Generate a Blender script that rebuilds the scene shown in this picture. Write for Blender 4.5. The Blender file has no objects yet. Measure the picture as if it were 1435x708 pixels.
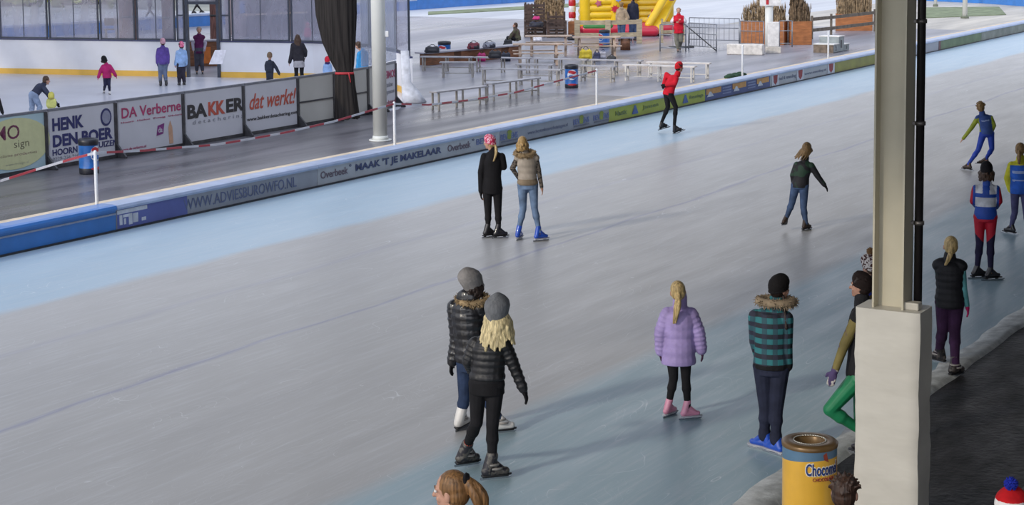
import bpy, bmesh, math, random
from mathutils import Vector as V, Matrix, noise as mnoise
random.seed(7)
S = bpy.context.scene; COL = S.collection
R = math.radians
# ------------------------------------------------------------ camera, sky, sun, exposure
FPX, PX0, PY0, CAMH, PITCH, ROLL = 2480.0, 717.5, 145.0, 5.27, R(6), .01
CAM = V((0, 0, CAMH))
_r = V((1, 0, 0)); CF = V((0, math.cos(PITCH), -math.sin(PITCH))); _u = _r.cross(CF)
CR = _r*math.cos(ROLL) - _u*math.sin(ROLL); CU = _u*math.cos(ROLL) + _r*math.sin(ROLL)
cd = bpy.data.cameras.new('camera'); cam = bpy.data.objects.new('camera', cd); COL.objects.link(cam); S.camera = cam
m = Matrix((CR, CU, -CF)).transposed().to_4x4(); m.translation = CAM; cam.matrix_world = m
cd.sensor_width = 36; cd.lens = FPX/1435*36; cd.shift_y = -(354-PY0)/1435; cd.clip_start = .3; cd.clip_end = 600
S.view_settings.view_transform = 'Standard'; S.view_settings.look = 'None'; S.view_settings.gamma = 1
S.view_settings.use_curve_mapping = False; S.view_settings.exposure = -0.07
W = bpy.data.worlds.new('sky'); S.world = W; W.use_nodes = True
nt = W.node_tree; nt.nodes.clear()
wo = nt.nodes.new('ShaderNodeOutputWorld'); bg = nt.nodes.new('ShaderNodeBackground')
tc = nt.nodes.new('ShaderNodeTexCoord'); sx = nt.nodes.new('ShaderNodeSeparateXYZ'); rp = nt.nodes.new('ShaderNodeValToRGB')
nt.links.new(tc.outputs['Generated'], sx.inputs[0]); nt.links.new(sx.outputs['Z'], rp.inputs[0])
nt.links.new(rp.outputs[0], bg.inputs[0]); nt.links.new(bg.outputs[0], wo.inputs[0])
# the sky is brighter round the low sun, behind and left of the camera
vd = nt.nodes.new('ShaderNodeVectorMath'); vd.operation = 'DOT_PRODUCT'; nt.links.new(tc.outputs['Generated'], vd.inputs[0]); vd.inputs[1].default_value = (-.35, -.87, .3)
mr = nt.nodes.new('ShaderNodeMapRange'); nt.links.new(vd.outputs['Value'], mr.inputs[0]); mr.inputs[1].default_value = .2; mr.inputs[2].default_value = 1; mr.inputs[3].default_value = 1.14; mr.inputs[4].default_value = 2.4
nt.links.new(mr.outputs[0], bg.inputs[1])
e = rp.color_ramp.elements
e[0].position = 0; e[0].color = (.93, .93, .96, 1); e[1].position = .6; e[1].color = (.74, .82, 1, 1)
sd = bpy.data.lights.new('sun', 'SUN'); sd.energy = 1.6; sd.angle = R(4); sd.color = (1, .9, .74)
sun = bpy.data.objects.new('sun', sd); COL.objects.link(sun)
sun.rotation_euler = V((.62, .55, -.36)).to_track_quat('-Z', 'Y').to_euler()

# ------------------------------------------------------------ frames
TA = R(31.33); TV = V((math.sin(TA), math.cos(TA), 0)); NV = V((-math.cos(TA), math.sin(TA), 0))
ROTZ = R(90)-TA                                   # object x axis along the track
def ray(x, y): return CF + CR*((x-PX0)/FPX) + CU*((PY0-y)/FPX)
def at(x, y, z=0.0):
    d = ray(x, y); return CAM + d*((z-CAMH)/d.z)
def pr(p):
    q = V(p)-CAM; w = q.dot(CF); return PX0+FPX*q.dot(CR)/w, PY0-FPX*q.dot(CU)/w
def tp(s, n, z=0.0): return TV*s + NV*n + V((0, 0, z))
def s_of(px, n, z=0.0):
    lo, hi = 5.0, 140.0
    for _ in range(50):
        mid = (lo+hi)/2
        if pr(tp(mid, n, z))[0] < px: lo = mid
        else: hi = mid
    return lo
def sn(p): return p.dot(TV), p.dot(NV)

# ------------------------------------------------------------ materials
_m = {}
def lin(h):
    if isinstance(h, str):
        c = [int(h[i:i+2], 16)/255 for i in (0, 2, 4)]
    else: c = h
    return tuple(x/12.92 if x <= .04045 else ((x+.055)/1.055)**2.4 for x in c)+(1,)
def nd(t, typ, **k):
    n = t.nodes.new(typ)
    for a, b in k.items(): setattr(n, a, b)
    return n
def mixc(t, fac, a, b):
    n = nd(t, 'ShaderNodeMix', data_type='RGBA')
    for i, v in ((0, fac), (6, a), (7, b)):
        if hasattr(v, 'links'): t.links.new(v, n.inputs[i])
        else: n.inputs[i].default_value = v
    return n.outputs[2]
def mth(t, op, a, b=0.0, c=0.0, clamp=False):
    n = nd(t, 'ShaderNodeMath', operation=op, use_clamp=clamp)
    for i, v in enumerate((a, b, c)):
        if hasattr(v, 'links'): t.links.new(v, n.inputs[i])
        else: n.inputs[i].default_value = v
    return n.outputs[0]
def noi(t, vec, scale, detail=3, rough=.55, dist=0.0):
    n = nd(t, 'ShaderNodeTexNoise'); n.inputs['Scale'].default_value = scale; n.inputs['Detail'].default_value = detail
    n.inputs['Roughness'].default_value = rough; n.inputs['Distortion'].default_value = dist
    if vec is not None: t.links.new(vec, n.inputs['Vector'])
    return n.outputs[0]
def mapv(t, vec, scale=(1, 1, 1), rotz=0.0):
    n = nd(t, 'ShaderNodeMapping'); n.inputs['Scale'].default_value = scale; n.inputs['Rotation'].default_value = (0, 0, rotz)
    t.links.new(vec, n.inputs[0]); return n.outputs[0]
def base(name):
    m = bpy.data.materials.new(name); m.use_nodes = True; t = m.node_tree
    b = t.nodes['Principled BSDF']; tcn = nd(t, 'ShaderNodeTexCoord'); return m, t, b, tcn.outputs['Object']
def bumpn(t, b, h, strength, dist=.01):
    n = nd(t, 'ShaderNodeBump'); n.inputs['Strength'].default_value = strength; n.inputs['Distance'].default_value = dist
    t.links.new(h, n.inputs['Height']); t.links.new(n.outputs[0], b.inputs['Normal'])
def M(name, col, rough=.6, metal=0.0, var=.12, vs=6.0, bump=0.0, bs=60.0, vscale=(1, 1, 1), col2=None, thr=None, coat=0.0, spec=.5, sheen=0.0):
    """procedural material: base colour varied by noise; col2 + thr = two-tone pattern"""
    if name in _m: return _m[name]
    m, t, b, oc = base(name)
    vec = mapv(t, oc, vscale)
    c = lin(col); n1 = noi(t, vec, vs)
    dark = tuple(x*(1-var*2) for x in c[:3])+(1,); lite = tuple(min(1, x*(1+var*1.2)) for x in c[:3])+(1,)
    out = mixc(t, mth(t, 'MULTIPLY_ADD', n1, 2.2, -.6, True), dark, lite)
    if col2 is not None:
        n2 = noi(t, vec, (thr or (40,))[0], 1)
        f = mth(t, 'MULTIPLY_ADD', mth(t, 'SUBTRACT', n2, (thr or (40, .5))[1]), 25, .5, True)
        out = mixc(t, f, out, lin(col2))
    t.links.new(out, b.inputs['Base Color'])
    b.inputs['Roughness'].default_value = rough; b.inputs['Metallic'].default_value = metal
    b.inputs['Coat Weight'].default_value = coat; b.inputs['Specular IOR Level'].default_value = spec
    b.inputs['Sheen Weight'].default_value = sheen
    if bump: bumpn(t, b, noi(t, vec, bs, 2), bump)
    _m[name] = m; return m
def fabric(name, col, **k):
    k.setdefault('rough', .85); k.setdefault('bump', .25); k.setdefault('bs', 45.); k.setdefault('var', .2); k.setdefault('spec', .25)
    return M(name, col, **k)
def glassy(name, tint, alpha, rough=.05):
    m = bpy.data.materials.new(name); m.use_nodes = True; t = m.node_tree; t.nodes.clear()
    o = nd(t, 'ShaderNodeOutputMaterial'); tr = nd(t, 'ShaderNodeBsdfTransparent'); tr.inputs[0].default_value = (.93, .95, 1, 1)
    pb = nd(t, 'ShaderNodeBsdfPrincipled'); pb.inputs['Base Color'].default_value = lin(tint); pb.inputs['Roughness'].default_value = rough
    mx = nd(t, 'ShaderNodeMixShader'); tcn = nd(t, 'ShaderNodeTexCoord')
    f = mth(t, 'MULTIPLY_ADD', noi(t, mapv(t, tcn.outputs['Object'], (1, 1, .4)), 1.3, 4, .6, .5), alpha*1.2, alpha*.3, True)
    t.links.new(f, mx.inputs[0]); t.links.new(tr.outputs[0], mx.inputs[1]); t.links.new(pb.outputs[0], mx.inputs[2]); t.links.new(mx.outputs[0], o.inputs[0])
    return m

# ------------------------------------------------------------ mesh builder
class MB:
    def __init__(s): s.v = []; s.f = []; s.m = []; s.sm = []
    def add(s, vs, fs, m=0, sm=True):
        k = len(s.v); s.v += [V(p) for p in vs]
        for f in fs: s.f.append(tuple(i+k for i in f)); s.m.append(m); s.sm.append(sm)
        return s
    def loft(s, rings, n=14, m=0, caps=True, sm=True):
        vs = []; fs = []
        for c, A, B in rings:
            for i in range(n):
                a = 2*math.pi*i/n; vs.append(V(c)+A*math.cos(a)+B*math.sin(a))
        for r in range(len(rings)-1):
            for i in range(n):
                j = (i+1) % n; fs.append((r*n+i, r*n+j, (r+1)*n+j, (r+1)*n+i))
        if caps: fs.append(tuple(range(n))[::-1]); fs.append(tuple((len(rings)-1)*n+i for i in range(n)))
        return s.add(vs, fs, m, sm)
    def tube(s, p, q, r0, r1=None, n=10, m=0, sm=True):
        p, q = V(p), V(q); r1 = r0 if r1 is None else r1
        d = (q-p).normalized(); A = d.cross(V((0, 0, 1)) if abs(d.z) < .9 else V((1, 0, 0))).normalized(); B = d.cross(A)
        return s.loft([(p, A*r0, B*r0), (q, A*r1, B*r1)], n, m, True, sm)
    def cap(s, p, q, r0, r1=None, n=12, m=0):
        p, q = V(p), V(q); r1 = r0 if r1 is None else r1
        d = q-p; L = d.length
        if L < 1e-5: return s.ell(p, r0, r0, r0, m=m)
        d /= L; A = d.cross(V((0, 0, 1)) if abs(d.z) < .9 else V((1, 0, 0))).normalized(); B = d.cross(A); rg = []
        for a in (85, 60, 30, 0): a = R(a); rg.append((p-d*r0*math.sin(a), A*r0*math.cos(a), B*r0*math.cos(a)))
        for a in (0, 30, 60, 85): a = R(a); rg.append((q+d*r1*math.sin(a), A*r1*math.cos(a), B*r1*math.cos(a)))
        return s.loft(rg, n, m)
    def chain(s, pts, rs, n=10, m=0):
        for i in range(len(pts)-1): s.cap(pts[i], pts[i+1], rs[i], rs[i+1], n, m)
        return s
    def ell(s, c, a, b, h, A=None, B=None, m=0, n=16, k=9):
        A = V((1, 0, 0)) if A is None else A; B = V((0, 1, 0)) if B is None else B
        U = A.cross(B).normalized(); rg = []
        for i in range(k):
            t = R(-86+172*i/(k-1)); rg.append((V(c)+U*h*math.sin(t), A*a*math.cos(t), B*b*math.cos(t)))
        return s.loft(rg, n, m)
    def box(s, c, dx, dy, dz, X=None, Y=None, Z=None, m=0):
        X = V((1, 0, 0)) if X is None else X; Z = V((0, 0, 1)) if Z is None else Z
        Y = Z.cross(X).normalized() if Y is None else Y; c = V(c); vs = []
        for a in (-.5, .5):
            for b in (-.5, .5):
                for d in (-.5, .5): vs.append(c+X*dx*a+Y*dy*b+Z*dz*d)
        return s.add(vs, [(0, 1, 3, 2), (4, 6, 7, 5), (0, 4, 5, 1), (2, 3, 7, 6), (0, 2, 6, 4), (1, 5, 7, 3)], m, False)
    def bar(s, p, q, w, h, m=0, up=None):
        p, q = V(p), V(q); X = (q-p).normalized(); up = up or (V((0, 0, 1)) if abs(X.z) < .95 else V((0, 1, 0)))
        Y = up.cross(X).normalized(); Z = X.cross(Y)
        return s.box((p+q)/2, (q-p).length, w, h, X, Y, Z, m)
    def prism(s, pts, ext, m=0, sm=False):
        n = len(pts); ext = V(ext)
        vs = [V(p) for p in pts]+[V(p)+ext for p in pts]
        fs = [tuple(range(n))[::-1], tuple(range(n, 2*n))]+[(i, (i+1) % n, n+(i+1) % n, n+i) for i in range(n)]
        return s.add(vs, fs, m, sm)
    def mesh(s, name, off, recalc=True):
        me = bpy.data.meshes.new(name); me.from_pydata([p-off for p in s.v], [], s.f)
        me.polygons.foreach_set('material_index', s.m); me.polygons.foreach_set('use_smooth', s.sm)
        if recalc:
            bm = bmesh.new(); bm.from_mesh(me); bmesh.ops.recalc_face_normals(bm, faces=bm.faces); bm.to_mesh(me); bm.free()
        me.update(); return me
BASE = {}
def off(parent):
    return BASE.get(parent.name, V((0, 0, 0))) if parent else V((0, 0, 0))
def obj(name, mb, mats, parent=None, bevel=0.0, loc=None, label=None):
    o0 = off(parent) if parent else (V(loc) if loc is not None else V((0, 0, 0)))
    me = mb.mesh(name, o0); o = bpy.data.objects.new(name, me); COL.objects.link(o)
    for mt in (mats if isinstance(mats, (list, tuple)) else [mats]): me.materials.append(mt)
    if parent: o.parent = parent
    else: o.location = o0
    BASE[o.name] = o0
    if bevel:
        b = o.modifiers.new('bevel', 'BEVEL'); b.width = bevel; b.segments = 2; b.limit_method = 'ANGLE'
    if label: o['label'] = label
    return o
def tag(o, label, cat, group=None, kind=None):
    o['label'] = label; o['category'] = cat
    if group: o['group'] = group
    if kind: o['kind'] = kind
    return o
def struct(name, mb, mats, loc=None, bevel=0.0):
    o = obj(name, mb, mats, None, bevel, loc); o['kind'] = 'structure'; return o
def thing(name, loc, label, cat, group=None, rotz=0.0):
    o = bpy.data.objects.new(name, None); COL.objects.link(o); o.location = loc; o.rotation_euler.z = rotz; o.empty_display_size = .2
    BASE[o.name] = V(loc) if not rotz else V((0, 0, 0))
    return tag(o, label, cat, group)
def proto(name, label, cat, group=None):          # built about the origin, placed afterwards
    return thing(name, (0, 0, 0), label, cat, group)
def copy_tree(o, parent=None):
    c = o.copy(); COL.objects.link(c); c.parent = parent
    for ch in list(o.children): copy_tree(ch, c)
    return c
def place(o, loc, rotz=0.0, label=None, first=False, sc=None):
    c = o if first else copy_tree(o); c.location = loc; c.rotation_euler.z = rotz
    if sc: c.scale = (sc, sc, sc)
    if label: c['label'] = label
    return c
DEFER = []
def blob(name, mb, mats, parent, vox=.012, matfn=None, smooth=2, label=None):
    """overlapping shapes fused into one continuous skin"""
    o = obj(name, mb, mats, parent, label=label)
    r = o.modifiers.new('remesh', 'REMESH'); r.mode = 'VOXEL'; r.voxel_size = vox; r.use_smooth_shade = True
    if smooth: q = o.modifiers.new('smooth', 'SMOOTH'); q.factor = .5; q.iterations = smooth
    DEFER.append((o, matfn)); return o
TEXTS = []
def text(body, parent, mat, org, X, U, width, height, name='lettering', fat=0.0, fn=None, depth=.004, shear=0.0, label=None):
    """letters filling width x height with lower-left corner org, running along X, standing along U"""
    cu = bpy.data.curves.new(name, 'FONT'); cu.body = body; cu.offset = fat; cu.shear = shear; cu.resolution_u = 3; cu.extrude = .001
    o = bpy.data.objects.new('t', cu); COL.objects.link(o)
    TEXTS.append((o, parent, mat, V(org), V(X).normalized(), V(U).normalized(), width, height, name, fn, depth, label))
def finish():
    dg = bpy.context.evaluated_depsgraph_get(); dg.update()
    for o, matfn in DEFER:
        me = bpy.data.meshes.new_from_object(o.evaluated_get(dg)); old = o.data
        o.modifiers.clear(); me.materials.clear()
        for mt in old.materials: me.materials.append(mt)
        b0 = BASE[o.name]
        for p in me.polygons:
            p.use_smooth = True; p.material_index = matfn(V(p.center)+b0, V(p.normal)) if matfn else 0
        me.name = o.name; o.data = me
    for o, parent, mat, org, X, U, w, h, name, fn, depth, label in TEXTS:
        me = bpy.data.meshes.new_from_object(o.evaluated_get(dg)); bpy.data.objects.remove(o)
        xs = [v.co.x for v in me.vertices]; ys = [v.co.y for v in me.vertices]; zs = [v.co.z for v in me.vertices]
        x0, x1, y0, y1, z0 = min(xs), max(xs), min(ys), max(ys), min(zs); zr = max(max(zs)-z0, 1e-6)
        Z = X.cross(U).normalized(); ob = off(parent)
        for v in me.vertices:
            a = (v.co.x-x0)/(x1-x0)*w; b = (v.co.y-y0)/(y1-y0)*h; c = (v.co.z-z0)/zr*depth
            v.co = (fn(a, b, c) if fn else org+X*a+U*b+Z*c)-ob
        me.materials.clear(); me.materials.append(mat)
        n = bpy.data.objects.new(name, me); COL.objects.link(n); n.parent = parent
        if label: n['label'] = label
# ------------------------------------------------------------ the setting
def ice_mat():
    m, t, b, oc = base('rink ice')
    def dot(v):
        n = nd(t, 'ShaderNodeVectorMath', operation='DOT_PRODUCT'); t.links.new(oc, n.inputs[0]); n.inputs[1].default_value = v; return n.outputs['Value']
    s_, n_ = dot(TV), dot(NV)
    cb = nd(t, 'ShaderNodeCombineXYZ'); t.links.new(s_, cb.inputs[0]); t.links.new(n_, cb.inputs[1]); sv = cb.outputs[0]
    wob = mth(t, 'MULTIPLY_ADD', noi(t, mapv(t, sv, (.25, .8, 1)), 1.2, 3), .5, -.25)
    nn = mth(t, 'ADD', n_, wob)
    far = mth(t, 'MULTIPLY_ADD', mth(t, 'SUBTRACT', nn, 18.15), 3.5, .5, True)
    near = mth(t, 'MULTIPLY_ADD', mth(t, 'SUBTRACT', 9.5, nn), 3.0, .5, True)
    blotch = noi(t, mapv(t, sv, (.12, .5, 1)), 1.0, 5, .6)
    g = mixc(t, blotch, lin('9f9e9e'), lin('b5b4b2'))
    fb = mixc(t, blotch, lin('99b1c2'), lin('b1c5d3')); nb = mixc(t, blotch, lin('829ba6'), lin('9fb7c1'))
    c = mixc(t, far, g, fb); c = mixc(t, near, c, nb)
    ln = mth(t, 'SUBTRACT', 1.0, mth(t, 'MULTIPLY', mth(t, 'ABSOLUTE', mth(t, 'SUBTRACT', mth(t, 'MULTIPLY_ADD', s_, -.012, nn), 13.8)), 14), 0, True)
    c = mixc(t, mth(t, 'MULTIPLY', ln, .6), c, lin('77789c'))
    ln2 = mth(t, 'SUBTRACT', 1.0, mth(t, 'MULTIPLY', mth(t, 'ABSOLUTE', mth(t, 'SUBTRACT', nn, 16.4)), 8), 0, True)
    c = mixc(t, mth(t, 'MULTIPLY', ln2, .2), c, lin('77789c'))
    # fine streaks along the skating direction and criss-cross blade marks
    st = noi(t, mapv(t, sv, (.5, 7, 1), R(4)), 2.2, 4, .65)
    c = mixc(t, mth(t, 'MULTIPLY_ADD', st, 1.3, -.62, True), c, lin('c9ccd0'))
    def marks(scale, rings, width, thr, rot):
        q = noi(t, mapv(t, sv, (.42, 1, 1), R(rot)), scale, 1.2, .4, .6)
        f = mth(t, 'PINGPONG', mth(t, 'MULTIPLY', q, rings), .5)
        a = mth(t, 'SUBTRACT', 1.0, mth(t, 'DIVIDE', f, width), 0, True)
        k = noi(t, mapv(t, sv, (.6, 1.3, 1), R(rot*2)), 1.1, 3)
        return mth(t, 'MULTIPLY', a, mth(t, 'MULTIPLY_ADD', mth(t, 'SUBTRACT', k, thr), 9, 0, True))
    for a in ((1.1, 22, .014, .55, 5), (.9, 22, .02, .55, -25), (1.6, 16, .02, .54, 30), (2.2, 18, .02, .55, 60)):
        c = mixc(t, mth(t, 'MULTIPLY', marks(*a), .5), c, lin('eef1f4'))
    t.links.new(c, b.inputs['Base Color'])
    rr = mth(t, 'MULTIPLY_ADD', noi(t, mapv(t, sv, (.3, 2, 1)), 1.5, 4), .3, .24); t.links.new(rr, b.inputs['Roughness'])
    b.inputs['Specular IOR Level'].default_value = .35
    bumpn(t, b, noi(t, mapv(t, sv, (.7, 5, 1)), 5, 4), .08, .01)
    return m
def strip(s0, s1, n0, n1, z0, z1, ds=0):
    mb = MB(); a, b, c, d = tp(s0, n0), tp(s1, n0), tp(s1, n1), tp(s0, n1)
    return mb.prism([p+V((0, 0, z0)) for p in (a, b, c, d)], (0, 0, z1-z0))
ICE = ice_mat()
def wet(name, c1, c2, r0, r1, stretch=(.15, 1.5, 1), scale=1.0, bump=.25):
    m, t, b, oc = base(name); v = mapv(t, oc, (1, 1, 1), -ROTZ); v = mapv(t, v, stretch)
    n1 = noi(t, v, scale, 6, .62); n2 = noi(t, v, scale*.45, 3)
    t.links.new(mixc(t, mth(t, 'MULTIPLY_ADD', n1, 2.6, -.8, True), lin(c1), lin(c2)), b.inputs['Base Color'])
    t.links.new(mth(t, 'MULTIPLY_ADD', n2, (r1-r0)*2.2, r0-(r1-r0)*.6, True), b.inputs['Roughness'])
    bumpn(t, b, noi(t, oc, 14, 5), bump, .02); return m
struct('floor_ice', strip(-12, 150, 6.17, 21.5, -.3, 0), ICE)
rubber = wet('wet dark rubber deck', '09090a', '343335', .38, .7, (.9, 1.8, 1), 2.2, .8)
deck = strip(-12, 150, -14, 6.0, -.3, -.01)
struct('floor_near_deck', deck, rubber); rubber.node_tree.nodes['Principled BSDF'].inputs['Specular IOR Level'].default_value = .22
jm = M('light deck joint', '3c3b3a', .5, var=.3, vs=9)
for i, (n0, sa, sb) in enumerate(((4.2, 8, 40), (1.6, 8, 40))):
    struct('trim_%d' % (i+1), strip(sa, sb, n0, n0+.05, -.012, -.004), jm)
snow = M('dirty shaved snow', 'b6b8b6', .9, var=.2, vs=5, bump=.9, bs=14)
mb = MB(); ns = 240
prof = [(5.97, -.02), (6.0, .0), (6.03, .025), (6.1, .035), (6.22, .02), (6.36, .003), (6.36, -.02)]
vs = []; fs = []
for i in range(ns):
    s = 6+i*.28
    for n, z in prof:
        w = mnoise.noise(V((s*1.3, n*2, 0)))*(.7 if n < 6.3 else 1.6)
        vs.append(tp(s, n+w*.10, z+(.02*w if z > .01 else 0)))
k = len(prof)
for i in range(ns-1):
    for j in range(k-1): fs.append((i*k+j, (i+1)*k+j, (i+1)*k+j+1, i*k+j+1))
mb.add(vs, fs); struct('trim_snow_rim', mb, snow)
walk = wet('wet rubber walkway', '3c3c42', '76747a', .18, .5, (.12, 1.2, 1), 1.2, .2)  # darker than the plaza: the roof's reflection is put into its colour
struct('floor_walkway', strip(-12, 46, 22.3, 28.1, -.3, -.002), walk)
plaza = wet('wet asphalt plaza', '62646e', 'a09fa8', .15, .5, (.14, .8, 1), .8, .15)  # lighter grey, with the reflected sky put into the colour
struct('floor_plaza', strip(46, 79, 22.3, 60, -.3, -.002), plaza)
struct('floor_plaza_side', strip(38.5, 46, 28.1, 60, -.3, -.002), plaza)
sand = wet('pale concrete paving', '9a968f', 'cfc8bc', .35, .7, (.12, .9, 1), .9, .15)
struct('floor_concrete', strip(79, 150, 22.3, 36, -.3, -.002), sand)
struct('floor_far_ice', strip(79, 150, 36, 62, -.3, -.002), wet('far lane ice', 'a5aab4', 'cdd0d6', .25, .5, (.1, .6, 1), .8, .1))
struct('floor_far_ice_side', strip(-20, 79, 60, 90, -.3, -.002), wet('far lane ice side', '9a9fa8', 'c4c7cd', .25, .5, (.1, .6, 1), .8, .1))
struct('floor_outer_yard', strip(-20, 38.5, 44.5, 60, -.3, -.002), wet('grey yard paving', '80838a', 'a8a9ad', .4, .7, (.2, .7, 1), .6, .15))
struct('ground', MB().box((30, 120, -.45), 700, 560, .2), M('far ground', '8f9189', .9, var=.15, vs=.1))
kerbm = M('pale concrete kerb', 'd9c7ae', .8, var=.12, vs=3, bump=.2, bs=30)
struct('trim_kerb', strip(-12, 125, 21.66, 22.3, -.3, .36), kerbm, bevel=.02)
# grass strip beyond the plaza
grs = tag(obj('grass_strip', MB().prism([at(600, 21), at(820, 9), at(820, 4.5), at(600, 17)], (0, 0, .03)), M('dull winter grass', '7f8a6c', .95, var=.25, vs=1.5, bump=.6, bs=20)), 'dull green grass strip between the plaza and the far blue boarding', 'grass', kind='stuff')
grs2 = tag(obj('grass_strip', MB().prism([at(1290, 26), at(1410, 21), at(1400, 10), at(1290, 11)], (0, 0, .03)), M('dull winter grass', '7f8a6c')), 'pale grass patch around the foot of the white pole at top right', 'grass', kind='stuff')
# roof over the home straight (out of the picture, shades the ice)
roof = MB(); roof.prism([tp(2, -3, 8.2), tp(60, -3, 8.2), tp(60, 16, 8.2), tp(2, 16, 8.2)], (0, 0, .3)); roof.prism([tp(2, -9, 8.2), tp(60, -9, 8.2), tp(60, -3, 8.2), tp(2, -3, 8.2)], (0, 0, .3))  # second panel is added to darken the post's right face and the deck
struct('wall_light_block', MB().prism([tp(2, -9.3, -.2), tp(60, -9.3, -.2), tp(60, -9, -.2), tp(2, -9, -.2)], (0, 0, 8.4)), M('grey light block', '6e6e70', .8))  # unseen wall added to keep side sky light off post and deck
for n0, n1 in ((37, 47.2), (47.9, 48.3), (48.8, 50.5), (51.1, 53)): roof.prism([tp(-25, n0, 8.2), tp(46, n0, 8.2), tp(46, n1, 8.2), tp(-25, n1, 8.2)], (0, 0, .3))  # unseen roof strips with slots, added to throw sun patches on the back boards
struct('ceiling_sun_slots', roof, M('grey roof sheeting', 'b4b6b8', .7))
# ------------------------------------------------------------ padded boarding on the far side of the straight
BN, BZ = 21.3, .41
FACEN = -NV
blue_pad = M('blue pvc padding', '2f74c0', .35, var=.08, vs=2, coat=.3)
pale_blue = M('pale blue pvc capping', 'a3b1cd', .35, var=.1, vs=2)
grey_face = M('grey banner sheet', '9a9da6', .5, var=.06, vs=2)
white_face = M('white grey banner sheet', 'b4b6ba', .5, var=.06, vs=2)
lime_face = M('lime yellow banner', 'a9b23a', .5, var=.08, vs=2)
navy_face = M('navy blue banner', '3f4f86', .5, var=.1, vs=2)
violet_face = M('violet blue banner', '5a62a0', .5, var=.1, vs=1.5)
olive_face = M('olive yellow banner', '8f8b35', .5, var=.15, vs=2)
green_face = M('moss green banner', '66785a', .6, var=.15, vs=2)
gap_shade = M('dark shadow gap strip', '33343a', .6)  # dark strip drawn where only the shadow gap under the pads shows
navy = M('navy lettering', '39436e', .5); greyink = M('grey blue lettering', '6b7189', .5); greenink = M('green blob print', '8f9c3e', .6)
whiteink = M('white lettering', 'c9ccd4', .5); orangeink = M('orange print', 'c9924f', .6); redink = M('dark red print', '96363c', .6)
def pad(x0, x1, face, label, s0=None, s1=None, top=None):
    a = s_of(x0, BN) if s0 is None else s0; b = s_of(x1, BN) if s1 is None else s1
    r = thing('barrier_pad', tp(a, BN), label, 'barrier pad', 'padded boarding sections along the far side of the ice')
    p = [(BN, .035), (BN-.01, BZ), (BN+.36, BZ), (BN+.36, .035)]
    g = .006
    obj('banner_face', MB().prism([tp(a+g, n, z) for n, z in p], TV*(b-a-2*g)), face, r)
    tprof = [(BN-.035, BZ-.035), (BN-.045, BZ), (BN-.02, BZ+.04), (BN+.05, BZ+.055), (BN+.33, BZ+.055), (BN+.37, BZ+.03), (BN+.37, BZ+.001), (BN+.02, BZ+.001)]
    obj('top_pad', MB().prism([tp(a+g, n, z) for n, z in tprof], TV*(b-a-2*g), sm=False), top or pale_blue, r)
    obj('shadow_gap_strip', MB().prism([tp(a+g, n, z) for n, z in ((BN-.02, 0), (BN-.02, .034), (BN+.3, .034), (BN+.3, 0))], TV*(b-a-2*g)), gap_shade, r)
    return r
def ptext(r, body, x0, x1, z0, h, mat, **k):
    a, b = s_of(x0, BN), s_of(x1, BN)
    text(body, r, mat, tp(a, BN-.013, z0), TV, V((0, 0, 1)), b-a, h, **k)
def pshape(r, name, x0, x1, z0, z1, mat, kind='rect', nn=BN-.012):
    a, b = s_of(x0, BN), s_of(x1, BN); c = (a+b)/2
    if kind == 'rect': q = [(a, z0), (b, z0), (b, z1), (a, z1)]
    elif kind == 'tri': q = [(a, z0), (b, z0), (c+(b-a)*.1, z1), (c-(b-a)*.1, z1)]
    elif kind == 'shield': q = [(c, z0), (b-(b-a)*.1, z0+(z1-z0)*.3), (b, z1), (a, z1), (a+(b-a)*.1, z0+(z1-z0)*.3)]
    else: q = [(c+(b-a)/2*math.cos(i*math.pi/8), (z0+z1)/2+(z1-z0)/2*math.sin(i*math.pi/8)) for i in range(16)]
    obj(name, MB().prism([tp(s, nn, z) for s, z in q], -NV*.003), mat, r)
r = pad(0, 163, blue_pad, 'plain blue padded boarding at the left edge of the photo', s0=10, top=blue_pad)
obj('seam_strip', MB().box(tp((10+s_of(163, BN))/2, BN-.016, .31), s_of(163, BN)-10, .012, .03, TV, NV), M('grey seam', '8a93a8', .5), r)
r = pad(163, 445, grey_face, 'grey boarding with an adviesburo web address and a violet end')
pshape(r, 'violet_panel', 164, 262, .04, BZ-.04, violet_face)
ptext(r, 'WWW.ADVIESBUROWFO.NL', 257, 415, .11, .2, M('slate blue lettering', '5d6688', .5), fat=.0)
for a, b, z0, z1 in ((161, 203, .29, .36), (164, 168, .1, .27), (169, 177, .22, .27), (170, 173, .1, .2), (177, 182, .08, .27), (183, 190, .1, .26), (195, 201, .1, .16)):
    pshape(r, 'white_logo_block', a+3, b+3, z0, z1, whiteink, nn=BN-.016)
r = pad(445, 700, white_face, "white boarding reading MAAK 'T JE MAKELAAR between two maker logos")
for a, b in ((449, 487), (627, 659)): ptext(r, 'Overbeek', a, b, .15, .15, M('brown grey lettering', '6a5a66', .5), fat=.01)
ptext(r, '°', 489, 492, .28, .05, navy); ptext(r, '°', 661, 664, .28, .05, navy)
ptext(r, "MAAK 'T JE MAKELAAR", 498, 618, .12, .19, navy, fat=.03)
ptext(r, 'BEV', 667, 682, .17, .13, M('soft blue lettering', '6976a8', .5), fat=.02)
ptext(r, 'ENS', 684, 694, .17, .13, M('soft blue lettering', '6976a8', .5), fat=.02)
r = pad(700, 853, grey_face, 'grey boarding with a small web address and green and blue emblems')
for a, w in ((701, 24), (803, 22), (831, 22)):
    sb = M('soft blue lettering', '6976a8', .5)
    ptext(r, 'BEV', a, a+w*.42, .15, .14, sb, fat=.02); ptext(r, 'ENS', a+w*.62, a+w, .15, .14, sb, fat=.02)
    pshape(r, 'green_sprig', a+w*.36, a+w*.68, .14, .36, greenink, 'disc'); pshape(r, 'tagline_bar', a+1, a+w, .09, .125, M('slate bar', '6c6f80', .5))
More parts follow.
